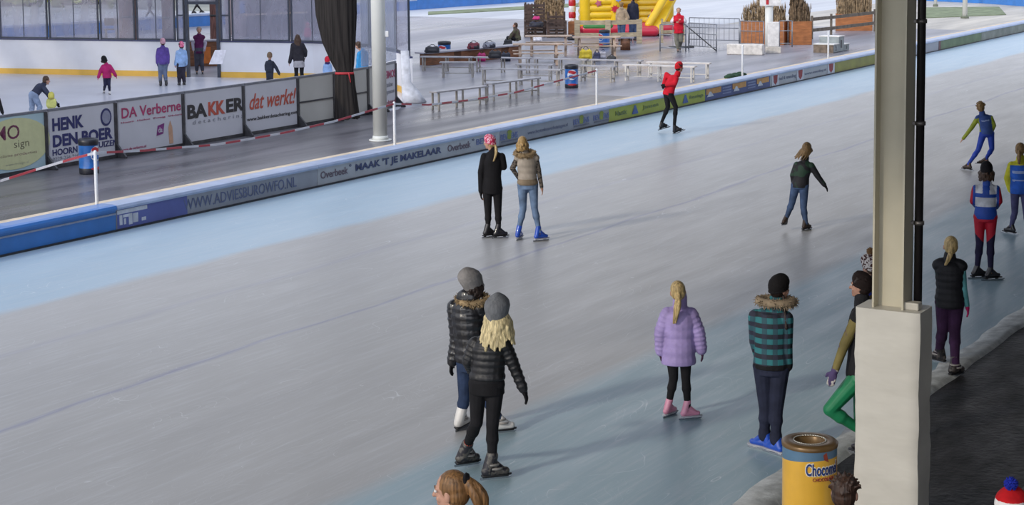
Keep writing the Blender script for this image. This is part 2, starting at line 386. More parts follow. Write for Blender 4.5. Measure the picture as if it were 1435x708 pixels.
ptext(r, 'www.hertenbosverhuizingen.nl', 739, 795, .13, .11, greyink)
r = pad(853, 988, lime_face, 'lime yellow boarding with small dark blue boat emblems')
for a, b, t_ in ((862, 878, 'Nautic'), (900, 922, 'Jansen'), (966, 985, 'Reurings')): ptext(r, t_, a, b, .15, .13, M('dull green lettering', '6a7d4c', .5), fat=.01)
for a, b in ((885, 894), (956, 964)): pshape(r, 'sail_emblem', a, b, .1, .33, M('strong blue print', '36589a', .5), 'tri')
r = pad(988, 1079, navy_face, 'navy blue boarding with three orange and white pictures')
for a, b in ((989, 1010), (1026, 1045), (1060, 1077)):
    pshape(r, 'orange_picture', a, b, .2, .36, orangeink); pshape(r, 'white_picture', a+1, a+(b-a)*.5, .13, .27, whiteink, 'tri', nn=BN-.016)
for a, b in ((1012, 1024), (1047, 1058)):
    for z in (.12, .2, .28): pshape(r, 'text_bar', a, b, z, z+.035, M('pale blue text bar', '7582ac', .5))
r = pad(1079, 1169, white_face, 'white boarding with three dark red shields')
for a in (1083, 1118, 1161): pshape(r, 'white_patch', a-2, a+8, .04, .38, whiteink); pshape(r, 'red_shield', a, a+6, .06, .36, redink, 'shield', nn=BN-.016)
ptext(r, 'bol & smeding', 1091, 1115, .14, .14, greyink); ptext(r, 'www.smeding.nl', 1127, 1157, .14, .11, greyink)
r = pad(1169, 1262, olive_face, 'olive yellow boarding running behind the steel post')
r = pad(1262, 1318, grey_face, 'grey boarding just right of the steel post')
pshape(r, 'brown_seam', 1315, 1318, .04, .38, M('brown seam', '6b4a4a', .6))
r = pad(1318, 1375, green_face, 'moss green boarding at the far right')
r = pad(1375, 1470, M('olive grey banner', '7c8078', .6, var=.2, vs=2), 'olive grey boarding at the right edge of the photo', s1=122)
# ------------------------------------------------------------ marker posts and tape
white_post = M('white painted post', 'dfe1e4', .45, var=.05)
posts = []
spots = [(146, 290, .98), (548, 205, .98), (822, 148, .98), (1019, 107, .98), (1166, 84, .98)]
lab = ['white marker post on the kerb near the left end, tape tied to it', 'white marker post in front of the round white column', 'white marker post beside the blue drum on the plaza edge', 'white marker post left of the low concrete wall', 'white marker post in front of the small podium']
pp = proto('marker_post', lab[0], 'post', 'white marker posts along the kerb')
mb = MB(); mb.cap((0, 0, .03), (0, 0, .95), .03, .03, 12); obj('pole', mb, white_post, pp)
obj('base_disc', MB().tube((0, 0, 0), (0, 0, .015), .06, .05, 16), white_post, pp)
for i, (x, y, h) in enumerate(spots):
    q = at(x, y, .36); s_, n_ = sn(q); q = tp(s_, 21.95, .36); posts.append(q); place(pp, q, 0, lab[i], i == 0)
tape_r = M('red tape', 'a8404a', .5, var=.05); tape_w = M('white tape', 'c4c4ca', .5, var=.05)
def tape(pts, label, step=.42):
    mb = MB(); seg = []
    for a, b in zip(pts[:-1], pts[1:]):
        n = max(1, int((b-a).length/.14))
        for i in range(n): seg.append(a.lerp(b, i/n))
    seg.append(pts[-1]); d = 0
    up = V((0, 0, .02))
    for i in range(len(seg)-1):
        d += (seg[i+1]-seg[i]).length; k = int(d/step) % 2
        tw = NV*.006
        mb.add([seg[i]-up-tw, seg[i+1]-up-tw, seg[i+1]+up-tw, seg[i]+up-tw, seg[i]-up+tw, seg[i+1]-up+tw, seg[i+1]+up+tw, seg[i]+up+tw],
               [(0, 1, 2, 3), (7, 6, 5, 4), (0, 4, 5, 1), (3, 2, 6, 7)], k, False)
    tag(obj('barrier_tape', mb, [tape_w, tape_r]), label, 'tape', 'red and white barrier tapes')
def onpl(x, y, n):                               # a point on the vertical plane n = const, seen at pixel (x, y)
    d = ray(x, y); return CAM+d*((n-CAM.dot(NV))/d.dot(NV))
P0, P1 = posts[0]+V((0, 0, .93)), posts[1]+V((0, 0, .93))
P2 = posts[2]+V((0, 0, .93))
def curve3(A, B, mids):
    return [A]+[onpl(x, y, A.dot(NV)+(B.dot(NV)-A.dot(NV))*f+dn) for x, y, f, dn in mids]+[B]
tape(curve3(tp(18.5, 23.2, .35), P0, [(0, 254, .3, .3), (50, 238, .5, .2), (100, 223, .8, .1)]), 'red and white tape rising to the leftmost white marker post')
tape(curve3(P0, P1, [(203, 211, .1, .1), (262, 206, .3, .2), (302, 203, .5, .2), (350, 195, .5, .2), (399, 186, .6, .2), (467, 170.5, .8, .1), (523, 154, .9, 0)]), 'red and white tape sagging between the two left marker posts')
tape(curve3(P1, P2, [(600, 147, .2, .1), (660, 140, .4, .2), (720, 130, .6, .2), (780, 114, .8, .1)]), 'red and white tape running behind the low benches towards the drum')
# ------------------------------------------------------------ small rink: ice, hockey boards, banners
HN, HT = 28.05, 1.27
lilac_ice = M('small rink ice', 'd6d8e2', .3, var=.05, vs=.5, bump=.05, bs=8)
backpts = [(-40, 102.5), (60, 104.5), (160, 106.5), (262, 108.5), (310, 109), (380, 110), (440, 111.5), (490, 115), (530, 121), (560, 129), (576, 139)]
BW = [at(x, y) for x, y in backpts]
icepoly = [tp(10, HN+.05), tp(s_of(560, HN), HN+.05)] + [BW[-1]] + BW[::-1][1:] + [BW[0]+V((-10, -1, 0))]
struct('floor_small_rink_ice', MB().prism([p+V((0, 0, -.3)) for p in icepoly], (0, 0, .312)), lilac_ice)
board_w = M('white hockey board', 'dfe0e6', .4, var=.04, vs=1); kick = M('yellow kick strip', 'e0b24a', .45, var=.06, vs=2)
cap_b = M('dark blue board cap', '3a3f63', .4)
def backwall(P, label, nm='rink_board'):
    a, b = P[0], P[-1]
    r = thing(nm, a, label, 'rink boards', 'back boards of the small rink')
    def pl(z0, z1, d0, d1):
        mb = MB()
        for p, q in zip(P[:-1], P[1:]):
            X = (q-p); nrm = V((X.y, -X.x, 0)).normalized()
            mb.prism([p+nrm*d0+V((0, 0, z0)), q+nrm*d0+V((0, 0, z0)), q+nrm*d0+V((0, 0, z1)), p+nrm*d0+V((0, 0, z1))], nrm*(d1-d0))
        return mb
    obj('board_panel', pl(.0, 1.2, -.06, 0), board_w, r); obj('kick_strip', pl(.01, .2, .0, .015), kick, r); obj('cap_rail', pl(1.2, 1.25, -.07, .03), cap_b, r)
backwall(BW[:4], 'white back board with yellow kick strip left of the doorway')
backwall(BW[4:], 'white curved back board with yellow kick strip right of the doorway')
frame_d = M('dark glazing frame', '3c4250', .4, .3)
clearg = glassy('grey tinted clear screen', 'a4a4b2', .5)  # grey tint and haze dim the view behind
def wallpt(px):
    for i in range(len(backpts)-1):
        x0, x1 = backpts[i][0], backpts[i+1][0]
        if x0 <= px <= x1: return BW[i].lerp(BW[i+1], (px-x0)/(x1-x0))
    return BW[-1]
ZG = 3.6
edges = [-38, 2, 70.5, 142, 193, 249, 262]; e2 = [310, 326, 409, 470, 520, 556, 575]
def pane(a, b, k):
    p, q = wallpt(a), wallpt(b); X = (q-p).normalized()
    r = thing('glass_screen', p, 'clear screen on the back board, %s' % k, 'glass screen', 'clear screens above the back boards')
    obj('glass', MB().box((p+q)/2+V((0, 0, (1.25+ZG)/2)), (q-p).length-.12, .012, ZG-1.25, X), clearg, r)
    fr = MB()
    for w in (p+X*.055, q-X*.055): fr.box(w+V((0, 0, (1.25+ZG)/2)), .05, .06, ZG-1.25, X)
    fr.box((p+q)/2+V((0, 0, 1.28)), (q-p).length-.06, .06, .05, X); fr.box((p+q)/2+V((0, 0, ZG)), (q-p).length-.06, .06, .05, X)
    obj('frame', fr, frame_d, r)
    if abs(a-b) > 45: obj('mullion', MB().box((p+q)/2+V((0, 0, (1.25+ZG)/2)), .02, .03, ZG-1.3, X), frame_d, r)
    if b in (262, 326): obj('cross_bar', MB().box((p+q)/2+V((0, 0, 2.1)), (q-p).length-.16, .05, .05, X), frame_d, r)
names = ['at the left edge', 'second from the left edge', 'above the child in magenta', 'in front of the first brown pillar', 'in front of the second brown pillar', 'narrow one left of the doorway']
for i in range(len(edges)-1): pane(edges[i], edges[i+1], names[i])
names = ['narrow one right of the doorway', 'wide one right of the doorway', 'above the woman in the dark coat', 'behind the black curtain', 'behind the round white column', 'at the curved right corner']
for i in range(len(e2)-1): pane(e2[i], e2[i+1], names[i])
dl, dr = wallpt(262), wallpt(310); X = (dr-dl).normalized()
fr = thing('doorway_frame', dl, 'dark frame of the open doorway in the back boards', 'door frame')
mb = MB(); mb.box(dl+X*.06+V((0, 0, ZG/2)), .1, .12, ZG, X).box(dr-X*.06+V((0, 0, ZG/2)), .1, .12, ZG, X); obj('jamb', mb, frame_d, fr)
obj('lintel', MB().box((dl+dr)/2+V((0, 0, 2.52)), (dr-dl).length-.02, .1, .1, X), frame_d, fr)
obj('transom_pane', MB().box((dl+dr)/2+V((0, 0, 3.05)), (dr-dl).length-.1, .012, 1.0, X), clearg, fr)
# front hockey boards with banners
galv = M('dark galvanised post', '4c4c50', .45, .5, var=.2)
W1 = M('white banner vinyl', 'bfc0c8', .45, var=.04, vs=1); CY = M('pale cyan banner', 'a6bfc8', .45, var=.05, vs=1)
CRM = M('cream board panel', 'b4b3ae', .5, var=.05, vs=1); MAG = M('magenta lettering', 'a83a66', .5); NB = M('dark navy lettering', '2b2f63', .5)
BK = M('black lettering', '2e2c30', .5); OR = M('brick red lettering', 'b5503f', .5); SG = M('silver grey lettering', '8c8e98', .5)
YEL = M('pale yellow oval', 'c5c79a', .5, var=.04); MV = M('mauve brown lettering', '7a3a5c', .5); SK = M('skin coloured print', 'c29a80', .6)
fedge = [(-60, -40), (-40, 68), (68, 165), (165, 259), (259, 343), (343, 419), (419, 470), (470, 520), (520, 541), (541, 576)]
def hb(x0, x1, label, mat, split=False):
    a, b = s_of(x0, HN) if x0 > -50 else 20.0, s_of(x1, HN)
    def npos(s): return HN + max(0, (s-38))*.0 + (max(0, s-37.5)**2)*.052
    pa, pb = tp(a, npos(a)), tp(b, npos(b)); X = (pb-pa).normalized(); Y = V((-X.y, X.x, 0))
    r = thing('rink_board', pa, label, 'rink board', 'front boards of the small rink')
    L = (pb-pa).length
    mb = MB(); mb.box((pa+pb)/2+V((0, 0, .66)), L-.1, .05, 1.16, X); obj('banner_panel', mb, mat, r)
    obj('bottom_rail', MB().box((pa+pb)/2+V((0, 0, .04)), L-.02, .09, .08, X), galv, r)
    obj('top_rail', MB().box((pa+pb)/2+V((0, 0, HT)), L-.02, .07, .05, X), M('grey board cap', '72757f', .4), r)
    po = MB(); pb = pb-X*.06; po.box(pb+V((0, 0, .62)), .09, .1, 1.24, X); po.prism([pb-Y*.05, pb-Y*.3, pb-Y*.3+V((0, 0, .04)), pb-Y*.05+V((0, 0, .3))], X*.05)
    obj('brace_post', po, galv, r)
    if split: obj('middle_rail', MB().box((pa+pb)/2-Y*.03+V((0, 0, .62)), L-.1, .03, .04, X), galv, r)
    o_ = pa-Y*.03
    def T(body, u0, u1, z0, h, mt, **k): text(body, r, mt, o_+X*(u0*L)+V((0, 0, z0)), X, V((0, 0, 1)), (u1-u0)*L, h, **k)
    def D(nm, u, z, rx, rz, mt, kk=20, d=0.0, inner=0.0):
        c = o_-Y*d+X*(u*L)+V((0, 0, z)); obj(nm, MB().prism([c+X*rx*math.cos(i*2*math.pi/kk)+V((0, 0, rz*math.sin(i*2*math.pi/kk))) for i in range(kk)], -Y*.004), mt, r)
    def Q(nm, pts, mt, d=0.0): obj(nm, MB().prism([o_-Y*d+X*(u*L)+V((0, 0, z)) for u, z in pts], -Y*.004), mt, r)
    return r, T, D, Q
hb(-60, -40, 'pale board running out of the photo at the left edge', CY)
r, T, D, Q = hb(-40, 68, 'pale cyan board with a yellow oval reading sign', CY)
D('yellow_oval', .55, .66, 1.0, .54, YEL, 28)
T('MO', .30, .62, .76, .30, MV, fat=.01); T('sign', .54, .74, .52, .2, M('grey brown lettering', '6e6458', .5)); T('reclame producties', .3, .84, .38, .08, MV)
T('www.mosign.nl', .42, .72, .2, .06, SG)
r, T, D, Q = hb(68, 165, 'white board reading HENK DEN BOER in navy with a round emblem', W1)
T('HENK', .06, .50, .80, .28, NB, fat=.04); T('DEN BOER', .06, .92, .45, .27, NB, fat=.04); T('HOORN', .05, .40, .27, .14, NB, fat=.02); T('ZUIZEN', .64, .99, .29, .13, NB, fat=.02)
T('0229-236 210', .05, .42, .16, .08, SG); D('round_emblem', .83, .95, .17, .2, NB, 20); D('emblem_centre', .83, .95, .125, .15, M('pale emblem centre', '8f92a8', .5), 20, .006)
r, T, D, Q = hb(165, 259, 'white board reading DA Verberne in dark pink', W1)
T('DA Verberne', .06, .94, .86, .24, MAG, fat=.015); T('Hoorn  Heiloo  Zwaag  Obdam', .05, .95, .74, .05, MAG)
Q('purple_square', [(.56, .35), (.66, .38), (.68, .62), (.58, .58)], M('purple print', '7a2f78', .5)); T('da', .585, .645, .42, .12, W1, depth=.012)
Q('tan_finger', [(.75, .12), (.81, .12), (.80, .5), (.77, .66), (.74, .5)], SK); T('www.da-verberne.nl', .05, .40, .13, .06, MAG)
r, T, D, Q = hb(259, 343, 'white board reading BAKKER in black and red', W1)
T('BA', .04, .36, .62, .34, BK, fat=.04); T('KK', .38, .66, .63, .33, OR, fat=.04); T('ER', .68, .98, .64, .33, BK, fat=.04); T('d e t a c h e r i n g', .12, .98, .45, .13, SG)
r, T, D, Q = hb(343, 419, 'white board with slanted red words dat werkt!', W1)
T('dat werkt!', .08, .94, .62, .4, OR, shear=.35, fat=.012); T('www.bakkerdetachering.com', .03, .97, .32, .12, BK, fat=.01)
hb(419, 470, 'plain cream board left of the black curtain', CRM, True); hb(470, 520, 'plain cream board right of the black curtain', CRM, True)
hb(520, 541, 'narrow cream board behind the round white column', CRM)
r, T, D, Q = hb(541, 576, 'white board reading DEIMOS in red at the right corner', W1)
T('DEIMOS', .08, .95, .86, .22, MAG, fat=.02); T('casino', .3, .75, .62, .13, SG, fat=.02); T('partycentrum', .2, .85, .4, .13, SG, fat=.02); T('www.deimos.nl', .1, .9, .14, .12, M('dull pink lettering', 'a05a6a', .5), fat=.01)
# ------------------------------------------------------------ round white column, curtain, clear sheet
cb = at(533, 197)
c = thing('round_column', cb, 'round white column standing on the walkway in front of the small rink', 'column')
cw = M('white painted column', 'd8dad6', .35, var=.04, vs=1)
obj('shaft', MB().tube(cb, cb+V((0, 0, 7.9)), .17, .17, 32), cw, c)
obj('base_plate', MB().tube(cb, cb+V((0, 0, .03)), .27, .27, 24), cw, c); obj('collar', MB().tube(cb+V((0, 0, .03)), cb+V((0, 0, .12)), .2, .18, 24), cw, c)
pb = CAM+(cb-CAM); tagp = cb+V((.19, -.02, 2.55))
obj('switch_box', MB().box(tagp, .1, .1, .14), M('white plastic box', 'e8e8e8', .4), c, bevel=.01)
mb = MB(); n = 64; H0 = 5.6; rings = []
kc = tp(s_of(484, 27.45), 27.42); rv = V((1, 0, 0))
tbl = [(0.12, 16/54, .02), (.5, 15/54, .0), (1.0, 13/54, -.02), (1.27, 12/54, -.02), (1.35, 11/54, -.02), (1.6, 15/54, -.07), (2.1, 21/54, -.16), (2.8, 26/54, -.22), (4, 28/54, -.24), (H0, 30/54, -.25)]
vs = []; fs = []
for z, hw, dx in tbl:
    for i in range(n):
        a = 2*math.pi*i/n; f = 1+.10*math.sin(a*13+z*.6)+.05*math.sin(a*7+1)
        vs.append(kc+V((dx+hw*f*math.cos(a), .3*hw*f*math.sin(a)+.0, z+(.03*math.sin(a*5) if z < .2 else 0))))
for j in range(len(tbl)-1):
    for i in range(n): fs.append((j*n+i, j*n+(i+1) % n, (j+1)*n+(i+1) % n, (j+1)*n+i))
mb.add(vs, fs)
cu = thing('gathered_curtain', kc, 'black gathered curtain tied with a red band in front of the cream boards', 'curtain')
obj('curtain_cloth', mb, fabric('black mesh curtain', '2b2726', var=.35, vs=3, vscale=(9, 1, .3), rough=.6), cu)
mb = MB(); mb.loft([(kc+V((-.02, 0, 1.27)), V((.245, 0, 0)), V((0, .085, 0))), (kc+V((-.02, 0, 1.33)), V((.245, 0, 0)), V((0, .085, 0)))], 24); mb.cap(kc+V((.1, -.09, 1.3)), kc+V((.14, -.1, 1.08)), .02, .012)
obj('red_tie', mb, M('red tie band', 'b03038', .6), cu)
clears = glassy('clear plastic sheet', 'dfe2e8', .42, .2)
def sheet(x0, x1, label):
    q = []
    for i in range(25):
        px = x0+(x1-x0)*i/24; s_ = s_of(px, 28.3); p_ = tp(s_, HN+(max(0, s_-37.5)**2)*.052+.12+.03*math.sin(i*2.1)); q.append(p_)
    mb = MB(); vs = []; fs = []
    for p_ in q: vs += [p_+V((0, 0, 1.3)), p_+V((0, 0, 5.6)), p_+V((0, 0, 1.3))+NV*.008, p_+V((0, 0, 5.6))+NV*.008]
    for i in range(24): a = i*4; fs += [(a, a+4, a+5, a+1), (a+2, a+3, a+7, a+6), (a+1, a+5, a+7, a+3), (a, a+2, a+6, a+4)]
    fs += [(0, 1, 3, 2), (96, 98, 99, 97)]
    mb.add(vs, fs); tag(obj('plastic_sheet', mb, clears), label, 'plastic sheet', 'clear plastic sheets hanging at the rink corner')
sheet(505, 530, 'clear plastic sheet hanging between the curtain and the round column'); sheet(541, 578, 'clear plastic sheet hanging right of the round column')
q = tp(s_of(583, 28.6), 28.9)
mb = MB(); mb.loft([(q+V((-.05, 0, 1.5)), V((.12, 0, 0)), V((0, .03, 0))), (q+V((-.02, 0, .6)), V((.14, 0, 0)), V((0, .05, 0))), (q+V((.12, 0, .25)), V((.28, 0, 0)), V((0, .12, 0))), (q+V((.2, 0, .02)), V((.36, 0, 0)), V((0, .3, 0)))], 20)
tag(obj('bunched_tarpaulin', mb, M('white tarpaulin', 'c6c9d2', .5, var=.12, vs=7, bump=.8, bs=9)), 'bunched white tarpaulin at the corner of the small rink boards', 'tarpaulin')
# ------------------------------------------------------------ padded steel post in the foreground
pc = at(1248, 800); s0_, n0_ = sn(pc)
def pt(s, n, z): return tp(s0_+s, n0_+n, z)
PZ = 2.17
r = thing('padded_post', pc, 'cream steel post with a white padded box around its foot and a black pipe', 'post')
pvc = M('white padded vinyl', 'c2beb4', .42, var=.04, vs=2.5, bump=.5, bs=4.0, vscale=(1, 1, 2.2))
hw, hd = .262, .17
vs = []; fs = []; nz = 40
prs = []
for i in range(nz+1):
    z = PZ*i/nz; ring = []
    per = [(-hd, hw), (-hd, -hw), (hd, -hw), (hd, hw)]
    for j in range(4):
        a, b_ = per[j], per[(j+1) % 4]
        for k_ in range(8):
            f = (k_+.5)/8; s_ = a[0]+(b_[0]-a[0])*f; n_ = a[1]+(b_[1]-a[1])*f
            w = mnoise.noise(V((s_*3, n_*3, z*3.0)))*.014+mnoise.noise(V((s_*8, n_*4, z*11)))*.006
            if z > PZ-.1: w *= .3
            ring.append(pt(s_*(1+w/.2), n_*(1+w/.3), z))
    prs.append(ring)
mb = MB(); N4 = 32
mb.add([p for g_ in prs for p in g_], [(i*N4+j, i*N4+(j+1) % N4, (i+1)*N4+(j+1) % N4, (i+1)*N4+j) for i in range(nz) for j in range(N4)]+[tuple(nz*N4+j for j in range(N4))], 0, True)
pj = obj('padding_box', mb, pvc, r)
es = pj.modifiers.new('edge', 'EDGE_SPLIT'); es.split_angle = R(40)
steel = M('cream painted steel', 'b8b19c', .5, var=.06, vs=2, bump=.05)
steelg = M('grey shaded steel paint', '9d9b8c', .5, var=.06, vs=2)
mb = MB(); zc = (PZ+8.2)/2; zl = 8.2-PZ
mb.box(pt(.0, .135, zc), .22, .015, zl, TV); mb.box(pt(.0, -.105, zc), .22, .015, zl, TV); mb.box(pt(.0, .015, zc), .012, .24, zl, TV)
obj('steel_beam', mb, steel, r)
pl_ = V((pt(.07, -.17, 0).x, pt(.07, -.17, 0).y, 0))
obj('drain_pipe', MB().tube(pl_+V((0, 0, PZ+.04)), pl_+V((0, 0, 8.15)), .033, .033, 20), M('black plastic pipe', '201e20', .35), r)
for z in (2.83, 3.62, 4.42): 
    mb = MB(); mb.tube(pl_+V((0, 0, z)), pl_+V((0, 0, z+.03)), .042, .042, 20); mb.bar(pt(.06, -.11, z+.015), pl_+V((0, 0, z+.015)), .03, .025)
    obj('pipe_clamp', mb, M('grey clamp metal', '6a6664', .4, .6), r)
mb = MB(); mb.box(pt(-.03, -.16, PZ+.03), .1, .13, .06, TV); obj('foot_bracket', mb, M('off white bracket', 'bdb8ac', .5), r, bevel=.01)
# ------------------------------------------------------------ drinks bin in the foreground
bb = at(1133.5, 782); BR, BH = .222, 1.0
r = thing('litter_bin', bb, 'round yellow litter bin with blue band and brown ring lid, foreground', 'litter bin')
yb = M('glossy yellow wrap', 'd9a83c', .3, var=.04, coat=.3); bb2 = M('steel blue band', '56758f', .35, var=.06); bl = M('bronze brown lid', '6b5230', .35, .3, var=.12)
mb = MB(); n = 48; lv = [0, .84, .86, .88, .9, .965]
az0 = math.atan2(-bb.y, -bb.x)
vs = []
for j, z in enumerate(lv):
    for i in range(n):
        a = 2*math.pi*i/n; th = (a-az0); zz = z
        if j == 2: zz = .868+.02*math.sin(th*1+.6)
        if j == 1: zz = .84
        if j == 3: zz = .90
        if j == 4: zz = .93
        vs.append(bb+V((BR*math.cos(a), BR*math.sin(a), zz)))
fs = []; ms = []
for j in range(len(lv)-1):
    for i in range(n): mb.f.append((j*n+i, j*n+(i+1) % n, (j+1)*n+(i+1) % n, (j+1)*n+i)); mb.m.append(0 if j < 2 else 1); mb.sm.append(True)
mb.v = vs; obj('bin_body', mb, [yb, bb2], r)
Xv, Yv = V((1, 0, 0)), V((0, 1, 0))
mb = MB(); lp = [(BR+.004, .955), (BR+.008, .985), (BR-.01, 1.0), (.14, 1.0), (.125, .985), (.125, .90), (.0, .90)]
mb.loft([(bb+V((0, 0, z)), Xv*max(q, .002), Yv*max(q, .002)) for q, z in lp], 48, caps=False); obj('lid_ring', mb, bl, r)
mb = MB()
for i in range(40):
    a0, a1 = i*2*math.pi/40, (i+1)*2*math.pi/40; mb.tube(bb+V((.131*math.cos(a0), .131*math.sin(a0), .998)), bb+V((.131*math.cos(a1), .131*math.sin(a1), .998)), .006, .006, 6)
obj('inner_rim', mb, M('bright metal rim', 'c8c4b8', .25, .8), r)
def cyl(thc, z0, w):                                # wraps flat lettering round the drum
    def fn(a, b, c): th = az0+(thc+(a-w/2)/BR); return bb+V(((BR+.001+c)*math.cos(th), (BR+.001+c)*math.sin(th), z0+b))
    return fn
wt = M('white print', 'e4dfcf', .5); cn = M('navy blue print', '233a78', .4)
for thc in (R(38), R(38-180)):
    text('Chocomel', r, wt, bb, Xv, Yv, .315, .115, fat=.07, fn=cyl(thc-.12, .755, .315), depth=.002, name='lettering_outline')
    text('Chocomel', r, cn, bb, Xv, Yv, .30, .10, fat=.02, fn=cyl(thc-.12, .762, .30), depth=.005)
    text('CHOCOLADE', r, redink, bb, Xv, Yv, .2, .03, fn=cyl(thc-.1, .715, .2), depth=.005, name='lettering')
    def cp(t_, z): return bb+V(((BR+.003)*math.cos(az0+thc+t_), (BR+.003)*math.sin(az0+thc+t_), z))
    mb = MB(); mb.add([cp(-.16, .93), cp(-.02, .95), cp(.08, .865), cp(-.02, .88), cp(-.12, .89)], [(0, 1, 4), (1, 3, 4), (1, 2, 3)]); mb.f.append((4, 3, 2)); mb.m.append(0); mb.sm.append(True)
    obj('brown_emblem', mb, M('red brown emblem', '8c3b2c', .5), r)
# ------------------------------------------------------------ people
SKIN = M('skin', 'b98d78', .55, var=.06, vs=10, spec=.35)
LIP = M('lips', '96584f', .5, var=.05); EYEW = M('eye white', 'd8d6d2', .3, var=.02); IRIS = M('dark iris', '2c2320', .3, var=.02)
BLADE = M('steel blade', 'b7bbc2', .25, .9, var=.05); SOLE = M('black skate sole', '1d1d20', .5)
def hairm(name, c): return M(name, c, .5, var=.35, vs=14, vscale=(5, 5, .35), bump=.5, bs=22, spec=.4)
BLONDE = hairm('blonde hair', 'c0a673'); DKBLONDE = hairm('dark blonde hair', '8c6f48'); BROWN = hairm('brown hair', '4a3528'); DARK = hairm('near black hair', '2b1f1b'); PALEB = hairm('pale blonde hair', 'd3c193')
def person(label, G, top, J, face=0.0, hface=None, wear=None, group=None, elev=0.0, det=2, k=None, lean=None):
    """G: pixel where the person stands, top: pixel y of the crown; J: joints seen in the photo (pixel x, y, metres nearer(-)/farther(+))"""
    g = at(G[0], G[1], elev); aw = V((g.x, g.y, 0)).normalized(); ri = V((aw.y, -aw.x, 0)); UP = V((0, 0, 1))
    sc = FPX/((g-CAM).dot(CF))                    # pixels per metre
    Hh = (G[1]-top)/sc; kk = k or max(.55, min(1.08, Hh*1.005/1.7)); hp = G[1]-top
    hface = face if hface is None else hface
    def P(x, y, d=0.0):
        dr = ray(x, y); t = ((g+aw*d)-CAM).dot(aw)/dr.dot(aw); return CAM+dr*t
    fr = aw*math.cos(R(face))+ri*math.sin(R(face)); rt = ri*math.cos(R(face))-aw*math.sin(R(face))
    hf = aw*math.cos(R(hface))+ri*math.sin(R(hface)); hr = ri*math.cos(R(hface))-aw*math.sin(R(hface))
    X0 = G[0]
    def jp(n, default): v = J.get(n, default); return v if len(v) == 3 else (v[0], v[1], 0.0)
    cx, cy, cdp = jp('sh', (X0, top+.2*hp)); SHC = P(cx, cy, cdp)
    hx, hy, hd_ = jp('hip', (X0, top+.5*hp)); HPC = P(hx, hy, hd_)
    nx, ny, ndp = jp('neck', (cx, cy-.045*hp, cdp)); NK = P(nx, ny, ndp)
    ex, ey, ed = jp('head', (nx, ny-.085*hp, ndp)); HD = P(ex, ey, ed)
    shw, hw = .142*kk, .085*kk
    body_up = (SHC-HPC).normalized()
    srt = J.get('srt') and V((0, 0, 0)) or rt
    SL, SR, HL, HR = SHC-rt*shw-body_up*.03*kk, SHC+rt*shw-body_up*.03*kk, HPC-rt*hw, HPC+rt*hw
    def dep(p): return (p-g).dot(aw)
    def lim(n, dx, fy, basep):
        if n in J: v = J[n]; return P(v[0], v[1], dep(basep)+(v[2] if len(v) == 3 else 0))
        q = pr(basep); return P(q[0]+dx*hp*rt.dot(ri), top+fy*hp, dep(basep))
    EL, ER = lim('eL', -.03, .37, SL), lim('eR', .03, .37, SR); WL, WR = lim('wL', -.03, .50, SL), lim('wR', .03, .50, SR)
    KL, KR = lim('kL', 0, .735, HL), lim('kR', 0, .735, HR)
    def foot(n, basep, sgn):
        if n in J:
            v = J[n]
            if len(v) == 3: return P(v[0], v[1], v[2]), True
            return at(v[0], v[1], elev), False
        q = HPC+rt*sgn*hw*1.2; q = V((q.x, q.y, 0)); q = g+(q-g)*1.0; q.z = elev; return q, False
    FL, upL = foot('fL', HL, -1); FR, upR = foot('fR', HR, 1)
    skh = .15*kk                                  # height of the ankle above the ice in skates
    def ank(n, F, K):
        if n in J: v = J[n]; return P(v[0], v[1], dep(F)+(v[2] if len(v) == 3 else 0))
        return F+UP*skh
    AL, AR = ank('aL', FL, KL), ank('aR', FR, KR)
    r = thing('person', g, label, 'person', group)
    w = wear; vb = max(.008, 1.05/sc*.9) if det == 2 else (.014 if det == 1 else .02)
    vb = min(vb, .02)
    # ---- torso cross-sections (hips to neck)
    stt = [(-.14, .075, .065, 0), (-.04, .135, .10, 0), (.08, .150, .108, 0), (.35, .128, .092, 0), (.62, .138, .10, 0), (.82, .145, .098, 0), (.95, .118, .082, 0), (1.06, .07, .058, 0)]
    def torso(mb, o=0.0, lo=-.2, hi=1.2, ridge=0, flare=0.0, m=0, wide=1.0):
        L = (SHC-HPC).length; rg = []; N = 26 if ridge else 12; lo_ = max(lo, -.9)
        for i in range(N+1):
            t = lo_+(min(hi, 1.06)-lo_)*i/N
            tt = max(t, -.04) if o > 0 else t
            for a, b in zip(stt[:-1], stt[1:]):
                if a[0] <= tt <= b[0] or b is stt[-1]:
                    f = max(0, min(1, (tt-a[0])/(b[0]-a[0]))); A_ = a[1]+(b[1]-a[1])*f; B_ = a[2]+(b[2]-a[2])*f
                    if tt <= b[0]: break
            rr = o+(ridge and .010*kk*abs(math.sin(math.pi*(t-lo_)/(min(hi, 1.06)-lo_)*ridge)))
            if t < .1: rr += flare*(.1-t)
            c = HPC.lerp(SHC, t) if t >= 0 else HPC+body_up*(t*L)*.5-UP*(-t*L)*.5
            fd = rt.cross(body_up).normalized()
            rg.append((c, rt*((A_*wide)*kk+rr), fd*(B_*kk+rr)))
        return mb.loft(rg, 18, m)
    arm = [.047, .039, .036, .026]; leg = [.082, .054, .054, .034]
